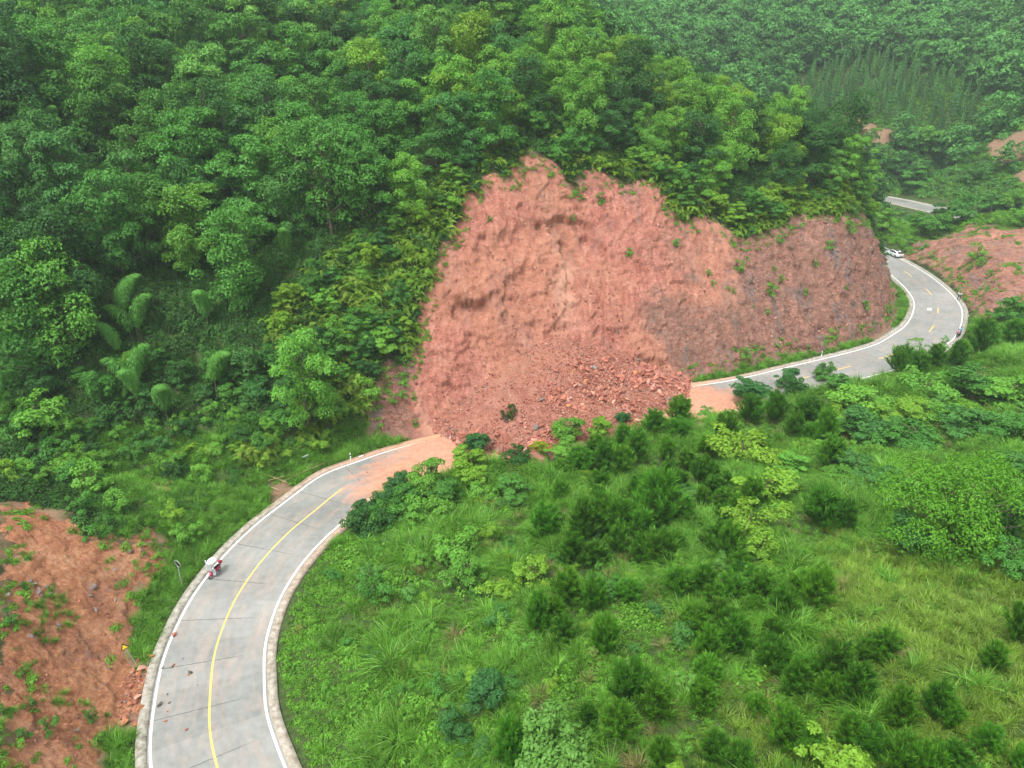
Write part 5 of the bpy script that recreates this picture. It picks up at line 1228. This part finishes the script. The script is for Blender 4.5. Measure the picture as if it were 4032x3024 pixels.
# ------------------------------------------------------------------ small builders for made things
class MB:
    def __init__(s): s.V = []; s.F = []
    def add(s, V, F):
        o = len(s.V); s.V += [tuple(map(float, v)) for v in V]; s.F += [tuple(int(i) + o for i in f) for f in F]; return s
    def box(s, c, d, rz=0.0, rx=0.0, ry=0.0):
        m = Matrix.Rotation(rz, 3, 'Z') @ Matrix.Rotation(ry, 3, 'Y') @ Matrix.Rotation(rx, 3, 'X')
        V = [Vector(c) + m @ Vector((d[0] / 2 * i, d[1] / 2 * j, d[2] / 2 * k)) for i in (-1, 1) for j in (-1, 1) for k in (-1, 1)]
        return s.add(V, [(0, 1, 3, 2), (4, 6, 7, 5), (0, 4, 5, 1), (2, 3, 7, 6), (0, 2, 6, 4), (1, 5, 7, 3)])
    def tube(s, p0, p1, r0, r1=None, k=10):
        V, F, _ = tube(p0, p1, r0, r0 if r1 is None else r1, k); s.add(V, F); o = len(s.V) - 2 * k
        s.F.append(tuple(range(o + k - 1, o - 1, -1))); s.F.append(tuple(range(o + k, o + 2 * k))); return s
    def lathe(s, prof, c, axis=(0, 0, 1), k=20, sc=(1, 1)):
        ax = Vector(axis).normalized(); u = ax.orthogonal().normalized(); v = ax.cross(u); V = []
        for r, h in prof:
            for i in range(k):
                a = 2 * math.pi * i / k; V.append(Vector(c) + ax * h + (u * math.cos(a) * sc[0] + v * math.sin(a) * sc[1]) * r)
        F = [(j * k + i, j * k + (i + 1) % k, (j + 1) * k + (i + 1) % k, (j + 1) * k + i) for j in range(len(prof) - 1) for i in range(k)]
        return s.add(V, F)
    def build(s, name, mat, parent=None, sm=False, bevel=0.0):
        me = D.meshes.new(name); me.from_pydata(s.V, [], s.F)
        bm = bmesh.new(); bm.from_mesh(me); bmesh.ops.recalc_face_normals(bm, faces=bm.faces)
        if bevel: bmesh.ops.bevel(bm, geom=bm.edges[:], offset=bevel, segments=2, affect='EDGES')
        bm.to_mesh(me); bm.free(); me.materials.append(mat)
        if sm: me.polygons.foreach_set('use_smooth', np.ones(len(me.polygons), bool))
        return link(name, me, parent)
P_ = dict(wht=plain("white_paint", (.82, .82, .82), .35), carw=plain("car_white", (.82, .83, .84), .22, coat=.6), blk=plain("black_rubber", (.025, .025, .027), .7), glass=plain("dark_glass", (.02, .025, .03), .08, spec=.8),
          red=plain("red_plastic", (.42, .03, .06), .35), steel=plain("galvanised", (.48, .52, .55), .45, .5), ylw=plain("sign_yellow", (.85, .62, .02), .5), teal=plain("teal_decal", (.05, .55, .42), .5),
          gry=plain("grey_plastic", (.25, .27, .29), .5), apron=plain("pale_blue_apron", (.55, .63, .68), .8), poly=plain("clear_curtain", (.42, .46, .46), .3), skin=plain("skin", (.45, .27, .19), .6), hair=plain("black_hair", (.02, .018, .018), .6),
          shirtw=plain("white_shirt", (.72, .75, .76), .8), trous=plain("dark_trousers", (.03, .032, .045), .8), shirtb=plain("blue_shirt", (.20, .42, .75), .8), shirtp=plain("pink_shirt", (.55, .28, .38), .8), bam=plain("dry_bamboo", (.42, .32, .17), .7),
          tail=plain("tail_light", (.45, .03, .03), .3), board=plain("pale_board", (.62, .72, .72), .4), orange=plain("post_red", (.6, .06, .04), .5))
def road_dir(px, py):
    s = s_of(px, py); i = min(int(s / .5), len(CT) - 1); return math.atan2(CT[i][1], CT[i][0]), s

# car: body lofted from cross sections, front at +x
ang, s_car = road_dir(3522, 1004); cx_, cy_ = up(3521, 1008)[:2]
car = empty("white_car", (float(cx_), float(cy_), .01), ang + .06)
tag(car, "white crossover car with a teal door decal stopped at the far bend", "car")
L_, Wd = 4.7, .94
secs = [(-2.35,.72,.42,.60,.86,.60),(-2.28,.86,.34,.78,1.02,.70),(-1.9,.93,.30,.95,1.16,.70),(-1.3,.945,.28,1.0,1.42,.66),(-.6,.945,.26,1.0,1.56,.66),(.1,.945,.26,.99,1.58,.68),(.6,.945,.26,.97,1.50,.70),(1.15,.94,.28,.94,1.16,.78),(1.7,.92,.30,.86,.96,.80),(2.15,.86,.34,.72,.82,.74),(2.35,.70,.42,.58,.66,.56)]
V = []; F = []; K = 10
for x, hw, zb, zm, zt_, rw in secs:
    V += [(x, -hw * .86, zb), (x, -hw, zb + .16), (x, -hw, zm * .86), (x, -hw * .97, zm), (x, -rw, zt_ - .03), (x, rw, zt_ - .03), (x, hw * .97, zm), (x, hw, zm * .86), (x, hw, zb + .16), (x, hw * .86, zb)]
for i in range(len(secs) - 1):
    for j in range(K): F.append((i * K + j, i * K + (j + 1) % K, (i + 1) * K + (j + 1) % K, (i + 1) * K + j))
F.append(tuple(range(K))[::-1]); F.append(tuple(range((len(secs) - 1) * K, len(secs) * K)))
MB().add(V, F).build("body", P_['carw'], car, False, .02)
def seg_pt(i, f, j, o=.012):
    a = Vector(V[i * K + j]).lerp(Vector(V[(i + 1) * K + j]), f); return a
def patch(pts, n, mat, name, parent, off=.02):
    c = Vector(n).normalized() * off; P = [Vector(p) + c for p in pts] + [Vector(p) - c * .5 for p in pts]; k = len(pts)
    Fz = [tuple(range(k)), tuple(range(2 * k - 1, k - 1, -1))] + [(i, (i + 1) % k, k + (i + 1) % k, k + i) for i in range(k)]
    return MB().add(P, Fz).build(name, mat, parent)
for sd in (1, -1):
    j0, j1 = (6, 5) if sd == 1 else (3, 4)
    def W2(i, f, g): return seg_pt(i, f, j0).lerp(seg_pt(i, f, j1), g)
    patch([W2(6, .8, .12), W2(5, .5, .12), W2(5, .5, .86), W2(6, .25, .80)], (0, sd, .5), P_['glass'], "side_window", car)
    patch([W2(5, .4, .12), W2(4, .05, .12), W2(4, .05, .86), W2(5, .4, .88)], (0, sd, .5), P_['glass'], "side_window", car)
    patch([W2(3, .95, .12), W2(2, .5, .25), W2(3, .2, .75), W2(3, .95, .86)], (0, sd, .5), P_['glass'], "side_window", car)
    MB().tube((1.42, sd * .80, .34), (1.42, sd * .97, .34), .345, k=20).build("wheel", P_['blk'], car)
    MB().tube((-1.42, sd * .80, .34), (-1.42, sd * .97, .34), .345, k=20).build("wheel", P_['blk'], car)
    MB().box((.75, sd * 1.02, 1.02), (.14, .16, .12)).build("mirror", P_['carw'], car, bevel=.02)
    patch([(-.1, sd * .955, .42), (.5, sd * .955, .42), (.35, sd * .955, .80), (-.35, sd * .955, .80)], (0, sd, 0), P_['teal'], "door_decal", car, .012)
    MB().box((2.2, sd * .62, .66), (.2, .32, .12)).build("headlight", P_['glass'], car)
for wh in [o for o in car.children if o.name.startswith("wheel")]:
    c = wh.data.vertices[0].co; sd = 1 if c.y > 0 else -1; xx = 1.42 if c.x > 0 else -1.42
    MB().tube((xx, sd * .965, .34), (xx, sd * .985, .34), .22, k=12).build("rim", P_['gry'], wh)
patch([(-2.24, .62, 1.02), (-2.24, -.62, 1.02), (-1.45, -.56, 1.40), (-1.45, .56, 1.40)], (-.45, 0, 1), P_['glass'], "rear_window", car, .03)
patch([(1.12, -.74, 1.17), (1.12, .74, 1.17), (.64, .62, 1.48), (.64, -.62, 1.48)], (.5, 0, 1), P_['glass'], "windscreen", car, .03)
patch([(-1.1, -.45, 1.49), (.4, -.45, 1.58), (.4, .45, 1.58), (-1.1, .45, 1.49)], (0, 0, 1), P_['glass'], "sunroof", car, .02)
MB().box((-2.33, 0, .80), (.06, 1.45, .07)).build("tail_light", P_['tail'], car)
MB().box((-2.33, 0, .42), (.12, 1.4, .16)).build("bumper", P_['gry'], car, bevel=.02)
MB().box((-2.385, 0, .60), (.02, .45, .14)).build("number_plate", P_['teal'], car)

# guardrail behind the car
gs = np.arange(s_car + 2.5, s_car + 30, 1.0)
gr = empty("guardrail", (*map(float, road_xy(s_car + 3, HALF + 1.0)), 0)); tag(gr, "galvanised steel guardrail beside the road behind the white car", "guardrail")
ox_, oy_ = gr.location.x, gr.location.y; mb = MB(); prof = [(0, .48), (.05, .53), (.05, .58), (0, .63), (0, .66), (.05, .71), (.05, .76), (0, .81)]
V = []; F = []
for s_ in gs:
    for t_, z_ in prof:
        a, b = road_xy(s_, HALF + .95 - t_); V.append((a - ox_, b - oy_, z_))
k = len(prof); F = [(i * k + j, i * k + j + 1, (i + 1) * k + j + 1, (i + 1) * k + j) for i in range(len(gs) - 1) for j in range(k - 1)]
mb.add(V, F).build("rail", P_['steel'], gr)
for s_ in gs[::3]:
    a, b = road_xy(s_, HALF + 1.06); MB().tube((a - ox_, b - oy_, 0), (a - ox_, b - oy_, .8), .06).build("post", P_['steel'], gr)

# scooter with a rain canopy; front at +x
a0 = up(866, 2246); a1 = up(830, 2280); ang = math.atan2(a1[1] - a0[1], a1[0] - a0[0])
sc_ = empty("electric_scooter", ((a0[0] + a1[0]) / 2, (a0[1] + a1[1]) / 2, .008), ang); sc_.scale = (1.02, 1.02, 1.02)
tag(sc_, "red electric scooter under a white rain canopy parked on the edge line", "scooter")
for x_ in (.66, -.60):
    whl = MB().lathe([(.14, -.05), (.20, -.055), (.235, -.03), (.235, .03), (.20, .055), (.14, .05), (.14, -.05)], (x_, 0, .235), (0, 1, 0), 20).build("wheel", P_['blk'], sc_, True)
    MB().tube((x_, -.045, .235), (x_, .045, .235), .145, k=16).build("rim", P_['steel'], whl)
MB().add([(.82, -.05, .42), (.82, .05, .42), (.52, .12, .62), (.52, -.12, .62), (.50, -.16, .34), (.50, .16, .34)], [(0, 1, 2, 3), (0, 4, 5, 1), (3, 2, 5, 4), (0, 3, 4), (1, 5, 2)]).build("front_mudguard", P_['red'], sc_)
MB().add([(.48, -.20, .30), (.48, .20, .30), (.58, .18, .75), (.58, -.18, .75), (.44, .13, 1.0), (.44, -.13, 1.0), (.40, -.18, .32), (.40, .18, .32), (.38, .13, .98), (.38, -.13, .98)], [(0, 1, 2, 3), (3, 2, 4, 5), (6, 9, 8, 7), (0, 3, 5, 9, 6), (1, 7, 8, 4, 2), (5, 4, 8, 9)]).build("front_fairing", P_['red'], sc_, bevel=.01)
MB().box((.15, 0, .31), (.5, .30, .07)).build("footboard", P_['gry'], sc_, bevel=.015)
MB().add([(-.05, -.15, .30), (-.05, .15, .30), (-.08, .16, .66), (-.08, -.16, .66), (-.82, -.10, .56), (-.82, .10, .56), (-.86, .09, .70), (-.86, -.09, .70), (-.5, -.17, .38), (-.5, .17, .38)], [(0, 1, 2, 3), (3, 2, 6, 7), (4, 7, 6, 5), (0, 3, 7, 4, 8), (1, 9, 5, 6, 2), (0, 8, 9, 1), (8, 4, 5, 9)]).build("rear_body", P_['red'], sc_, bevel=.012)
MB().box((-.36, 0, .74), (.66, .28, .12)).build("seat", P_['blk'], sc_, bevel=.035)
MB().box((-.92, 0, .88), (.30, .36, .28)).build("top_box", P_['red'], sc_, bevel=.04)
MB().tube((.42, -.34, 1.04), (.42, .34, 1.04), .018).build("handlebar", P_['blk'], sc_)
MB().tube((.52, 0, 1.0), (.62, 0, .30), .03).build("fork", P_['steel'], sc_)
for sd in (-1, 1):
    MB().tube((.40, sd * .30, 1.05), (.34, sd * .36, 1.26), .008).build("mirror_stem", P_['blk'], sc_)
    MB().lathe([(0, .012), (.05, .01), (.06, 0), (.05, -.01), (0, -.012)], (.33, sd * .38, 1.30), (1, 0, 0), 14).build("mirror", P_['gry'], sc_, True)
    MB().tube((.50, sd * .20, .95), (.42, sd * .24, 1.80), .011).build("canopy_pole", P_['steel'], sc_)
    MB().tube((-.72, sd * .12, .80), (-.32, sd * .22, 1.82), .011).build("canopy_pole", P_['steel'], sc_)
V = []; F = []; n1, n2 = 8, 28
for i in range(n1 + 1):
    r = i / n1
    for j in range(n2):
        a = 2 * math.pi * j / n2; x_ = math.cos(a); y_ = math.sin(a)
        V.append((.05 + x_ * r * (.66 if x_ > 0 else .52), y_ * r * (.42 + .03 * math.cos(4 * a)), 1.98 - .26 * r ** 2.2))
for i in range(n1):
    for j in range(n2): F.append((i * n2 + j, i * n2 + (j + 1) % n2, (i + 1) * n2 + (j + 1) % n2, (i + 1) * n2 + j))
cano = MB().add(V, F).build("canopy", P_['wht'], sc_, True); so_ = cano.modifiers.new("s", 'SOLIDIFY'); so_.thickness = .012
MB().add([(.58, -.28, .9), (.58, .28, .9), (.62, .32, 1.78), (.62, -.32, 1.78), (.60, 0, .9), (.70, 0, 1.80)], [(0, 4, 5, 3), (4, 1, 2, 5)]).build("rain_screen", P_['poly'], sc_).modifiers.new("s", 'SOLIDIFY').thickness = .006
ap = [];
for i in range(7):
    for j in range(7):
        u_, v_ = i / 6, j / 6; w_ = (u_ - .5); ap.append((.52 - .22 * abs(w_) * 2 + .03 * math.sin(v_ * 9), w_ * .82, 1.0 - .72 * v_ + .03 * math.sin(u_ * 12)))
MB().add(ap, [(i * 7 + j, i * 7 + j + 1, (i + 1) * 7 + j + 1, (i + 1) * 7 + j) for i in range(6) for j in range(6)]).build("leg_apron", P_['apron'], sc_, True).modifiers.new("s", 'SOLIDIFY').thickness = .04
MB().tube((-.1, -.10, .32), (-.05, -.34, .0), .012).build("kickstand", P_['steel'], sc_)

# people: one skinned skeleton per body, clothes grown on the same joints
def skin_obj(name, pts, edges, rad, mat, parent, sub=1):
    me = D.meshes.new(name); me.from_pydata(pts, edges, []); me.materials.append(mat); o = link(name, me, parent)
    m = o.modifiers.new("skin", 'SKIN'); m.use_smooth_shade = True
    sv = me.skin_vertices[0].data if me.skin_vertices else None
    if sv is None:
        bm = bmesh.new(); bm.from_mesh(me); bm.verts.layers.skin.verify(); bm.to_mesh(me); bm.free(); sv = me.skin_vertices[0].data
    for v, r in zip(sv, rad): v.radius = (r, r) if isinstance(r, (int, float)) else r
    sv[0].use_root = True
    s = o.modifiers.new("sub", 'SUBSURF'); s.levels = sub; s.render_levels = sub; return o
def person(loc, rz, label, shirt, trousers, J, scale=1.0):
    e = empty("person", loc, rz); e.scale = (scale,) * 3; tag(e, label, "person")
    pel, sp, ch, nk, hd = J['pel'], J['sp'], J['ch'], J['nk'], J['hd']
    pts = [pel, sp, ch, nk, hd[0], hd[1]]; ed = [(0, 1), (1, 2), (2, 3), (3, 4), (4, 5)]; rad = [.13, .12, (.17, .12), .055, .085, .075]
    sp_, se_, sr_ = [pel, sp, ch, nk], [(0, 1), (1, 2), (2, 3)], [.15, .145, (.19, .145), .07]
    tp, te, tr = [pel], [], [.15]
    for sd in (0, 1):
        sh, el, wr = J['arm'][sd]; b = len(pts); pts += [sh, el, wr]; ed += [(2, b), (b, b + 1), (b + 1, b + 2)]; rad += [.06, .042, .028]
        w = Vector(wr); d = (w - Vector(el)).normalized(); side = d.cross(Vector((0, 0, 1))).normalized() if abs(d.z) < .95 else Vector((1, 0, 0)); palm = w + d * .07
        pts.append(tuple(palm)); ed.append((b + 2, b + 3)); rad.append((.038, .016)); pb = b + 3
        for f, (of, ln) in enumerate(((-.030, .062), (-.010, .076), (.010, .072), (.030, .055))):
            k1 = palm + side * of + d * ln * .5; k2 = palm + side * of * 1.1 + d * ln * .85 + Vector((0, 0, -.03)); q = len(pts); pts += [tuple(k1), tuple(k2)]; ed += [(pb, q), (q, q + 1)]; rad += [.009, .008]
        th = w + d * .03 + side * .045; q = len(pts); pts += [tuple(th), tuple(th + d * .04 + side * .012)]; ed += [(b + 2, q), (q, q + 1)]; rad += [.010, .009]
        q = len(sp_); mid = Vector(el).lerp(Vector(wr), .15); sp_ += [sh, el, tuple(mid)]; se_ += [(2, q), (q, q + 1), (q + 1, q + 2)]; sr_ += [.08, .062, .058]
        hp, kn, an = J['leg'][sd]; b = len(pts); to = (an[0] + .02 * (1 if sd else -1), an[1] + .17, .03); pts += [hp, kn, an, to]; ed += [(0, b), (b, b + 1), (b + 1, b + 2), (b + 2, b + 3)]; rad += [.095, .062, .040, .035]
        q = len(tp); tp += [hp, kn, (an[0], an[1], an[2] + .03)]; te += [(0, q), (q, q + 1), (q + 1, q + 2)]; tr += [.115, .085, .07]
        skin_obj("shoe", [(an[0], an[1] - .04, .045), (an[0], an[1] + .08, .045), to], [(0, 1), (1, 2)], [.055, .055, .045], P_['blk'], e)
    skin_obj("body", pts, ed, rad, P_['skin'], e, 1); skin_obj("shirt", sp_, se_, sr_, shirt, e); skin_obj("trousers", tp, te, tr, trousers, e)
    h = Vector(hd[0]).lerp(Vector(hd[1]), .6)
    MB().lathe([(0, .13), (.05, .12), (.09, .08), (.108, .02), (.104, -.04), (.08, -.07)], h + Vector((0, -.02, .015)), (0, -.25, 1), 14).build("hair", P_['hair'], e, True)
    f = Vector(hd[0]).lerp(Vector(hd[1]), .45)
    for sd in (-1, 1):
        MB().lathe([(0, -.012), (.012, -.006), (.012, .006), (0, .012)], f + Vector((sd * .032, .082, .02)), (0, 1, 0), 8).build("eye", P_['hair'], e)
        MB().lathe([(0, -.01), (.028, -.005), (.028, .005), (0, .01)], f + Vector((sd * .092, 0, 0)), (1, 0, 0), 8, (1, .7)).build("ear", P_['skin'], e)
    MB().add([(f.x - .014, f.y + .085, f.z - .02), (f.x + .014, f.y + .085, f.z - .02), (f.x, f.y + .112, f.z - .018), (f.x, f.y + .085, f.z + .025)], [(0, 1, 2), (0, 2, 3), (1, 3, 2)]).build("nose", P_['skin'], e)
    MB().box((f.x, f.y + .084, f.z - .045), (.045, .01, .010)).build("mouth", P_['tail'], e)
    return e
stand = dict(pel=(0, 0, .95), sp=(0, .01, 1.12), ch=(0, .02, 1.34), nk=(0, .03, 1.50), hd=((0, .04, 1.57), (0, .05, 1.67)),
             arm=(((-.19, .02, 1.42), (-.27, .06, 1.16), (-.22, .22, .98)), ((.19, .02, 1.42), (.28, .05, 1.16), (.26, .20, .96))),
             leg=(((-.10, 0, .90), (-.11, .03, .48), (-.12, -.02, .08)), ((.10, 0, .90), (.12, .04, .48), (.14, .02, .08))))
lean = dict(pel=(0, -.05, .92), sp=(0, .04, 1.10), ch=(0, .16, 1.29), nk=(0, .25, 1.42), hd=((0, .30, 1.47), (0, .36, 1.55)),
            arm=(((-.19, .15, 1.36), (-.36, .30, 1.22), (-.25, .50, 1.20)), ((.19, .15, 1.36), (.40, .28, 1.30), (.42, .42, 1.48))),
            leg=(((-.10, -.05, .88), (-.17, .04, .48), (-.24, -.02, .08)), ((.10, -.05, .88), (.15, .05, .47), (.19, .03, .08))))
g1 = up(3773, 1184); person((g1[0], g1[1], .12), R(150), "person in a white shirt and black trousers leaning forward on the outer kerb", P_['shirtw'], P_['trous'], lean, 1.12)
g2 = up(3775, 1327); person((g2[0], g2[1], .01), R(200), "person in a light blue shirt and dark trousers standing on the edge line", P_['shirtb'], P_['trous'], stand, 1.12)
g3 = up(3768, 1330); person((g3[0] - .15, g3[1] - .2, .01), R(120), "person in a pink shirt standing close beside the blue-shirted person", P_['shirtp'], P_['trous'], stand, 1.02)

# white board on a frame standing in the bend
g = up(3655, 1236); b = empty("notice_board", g, R(-12)); tag(b, "white board on a low metal frame standing on the road in the bend", "board")
MB().box((0, 0, .95), (.85, .04, .5)).build("panel", P_['wht'], b, bevel=.01)
for sd in (-1, 1):
    MB().tube((sd * .36, 0, .7), (sd * .38, -.22, 0), .018).build("leg", P_['steel'], b); MB().tube((sd * .36, 0, .7), (sd * .38, .22, 0), .018).build("leg", P_['steel'], b)

# marker posts
def marker(px, py, label):
    g = up(px, py, .12); e = empty("marker_post", g); tag(e, label, "marker post", "white marker posts along the kerb")
    MB().tube((0, 0, -.1), (0, 0, .62), .062, k=12).build("post", P_['wht'], e); MB().tube((0, 0, .62), (0, 0, .78), .064, k=12).build("band", P_['blk'], e); MB().tube((0, 0, .78), (0, 0, 1.0), .062, k=12).build("cap", P_['wht'], e)
marker(1381, 1811, "white marker post on the kerb above the lying bamboo poles"); marker(815, 2240, "white marker post beside the canopy scooter")
marker(3234, 1405, "white marker post at the foot of the old cliff"); marker(3511, 1311, "white marker post where the inner kerb starts to bend")
marker(3810, 1262, "white marker post on the outer kerb of the far bend"); 
e = empty("fallen_post", (*up(1424, 1796, .2)[:2], .20), R(25)); tag(e, "broken white marker post lying on the kerb", "post")
MB().tube((-.35, 0, 0), (.25, 0, .02), .062, k=12).build("post", P_['wht'], e); MB().tube((.25, 0, .02), (.38, 0, .03), .064, k=12).build("band", P_['blk'], e)

# convex mirror on a pole
g = pick(719, 2312); e = empty("traffic_mirror", g, R(60)); tag(e, "white-backed round traffic mirror on a grey pole above the near verge", "traffic mirror")
MB().tube((0, 0, -.3), (0, 0, 2.45), .038, k=12).build("pole", P_['steel'], e)
MB().lathe([(0, .10), (.15, .09), (.28, .05), (.38, 0), (.40, -.03), (.38, -.03)], (.08, 0, 2.75), (1, 0, .12), 24).build("shell", P_['wht'], e, True)
MB().lathe([(0, -.06), (.2, -.045), (.37, -.015)], (.08, 0, 2.75), (1, 0, .12), 24).build("mirror_glass", P_['glass'], e, True)

# triangular warning sign
g = pick(535, 2612); e = empty("warning_sign", g, R(25)); tag(e, "yellow triangular warning sign with a black border on a thin pole", "road sign")
MB().tube((0, 0, -.3), (0, 0, 2.0), .030, k=10).build("pole", P_['steel'], e)
def tri(r, z, y, th): 
    P = [(r * math.sin(a), 0, r * math.cos(a) + z) for a in (0, 2 * math.pi / 3, 4 * math.pi / 3)]; return [(p[0], y, p[2]) for p in P] + [(p[0], y + th, p[2]) for p in P]
TF = [(0, 1, 2), (5, 4, 3), (0, 3, 4, 1), (1, 4, 5, 2), (2, 5, 3, 0)]
sg = MB().add(tri(.42, 1.95, -.03, .02), TF).build("border", P_['blk'], e); MB().add(tri(.28, 1.95, -.05, .012), TF).build("face", P_['ylw'], e)
e.rotation_euler = (R(-8), R(-14), R(35))

# pale board lying in the bushes, bamboo poles on the verge
g = pick(1206, 1818); e = empty("fallen_board", (g[0], g[1], g[2] + .75), R(20)); e.rotation_euler = (R(38), R(-16), R(20)); tag(e, "pale tilted sign board half hidden in the bushes above the verge", "sign board")
MB().box((0, 0, 0), (.80, .03, .52)).build("panel", P_['board'], e); MB().box((0, .03, -.3), (.04, .04, 1.1)).build("leg", P_['gry'], e)
BP = [((100,470),(490,615),"bare bamboo pole crossing the others at the left end"),((205,590),(640,485),"bamboo pole pointing left out of the bundle"),((560,515),(1230,205),"long bamboo pole lying in the middle of the bundle"),((420,620),(760,455),"short bamboo pole end sticking into the bare patch"),
      ((780,440),(1390,170),"bamboo pole reaching to the marker post"),((850,425),(1400,100),"uppermost thin bamboo pole slanting up to the bushes"),((700,470),(1250,255),"bamboo pole nearest to the kerb in the bundle"),((262,700),(362,735),"cut bamboo piece lying alone on the bare patch")]
for k_, ((x0, y0), (x1, y1), d) in enumerate(BP):
    p0 = Vector(pick(1000 + x0 / 3.687, 1740 + y0 / 3.687)); p1 = Vector(pick(1000 + x1 / 3.687, 1740 + y1 / 3.687)); hz = .22 + .05 * (k_ % 4)
    c = (p0 + p1) / 2; mb = MB(); n = 9
    for i in range(n):
        a = p0.lerp(p1, i / n) - c; b = p0.lerp(p1, (i + .93) / n) - c; rr = .05 * (1 - .45 * i / n)
        sag = lambda q: Vector((0, 0, .05 * math.sin(q * 3.1)))
        mb.tube(a + sag(i / n), p0.lerp(p1, (i + 1) / n) - c + sag((i + 1) / n), rr, rr * .95, 7)
    o = mb.build("bamboo_pole", P_['bam']); o.location = c + Vector((0, 0, hz)); tag(o, d, "bamboo pole", "bamboo poles lying on the verge")
# uprooted shrub caught in the heap
g = pick(1990, 1655); e = plant("uprooted_shrub", SHRUB[1], g[0], g[1], g[2], .8, 1.0, 0, (.09, .14, .03), "shrub", None, "x", "y", 1.0, 2.2); REG.clear(); e['label'] = "uprooted shrub with dark roots and soil caught in the debris heap"
rt = mesh_np("root_ball", *[a for a in weeds(5, 300, .8, .9, .28, .4)[:2]], mat=M['bark']); link("root_ball", rt, e, (0, 0, -.2))

# ------------------------------------------------------------------ haze
hb = MB().box((60, 470, 150), (2600, 2200, 420)).build("haze", None) if False else None
me = D.meshes.new("haze"); bx = MB().box((50, 460, 105), (1960, 1950, 330)); me.from_pydata(bx.V, [], bx.F)
bm = bmesh.new(); bm.from_mesh(me); bmesh.ops.recalc_face_normals(bm, faces=bm.faces); bm.to_mesh(me); bm.free()
hm = D.materials.new("haze_air"); hm.use_nodes = True; n = hm.node_tree; n.nodes.clear()
pv = n.nodes.new('ShaderNodeVolumePrincipled'); pv.inputs['Color'].default_value = (.80, .93, .98, 1); pv.inputs['Density'].default_value = HAZE; pv.inputs['Anisotropy'].default_value = .2
oo = n.nodes.new('ShaderNodeOutputMaterial'); n.links.new(pv.outputs[0], oo.inputs['Volume']); me.materials.append(hm)
if HAZE > 0: tag(link("haze", me), "thin pale mist over the valley", "haze", kind='stuff')
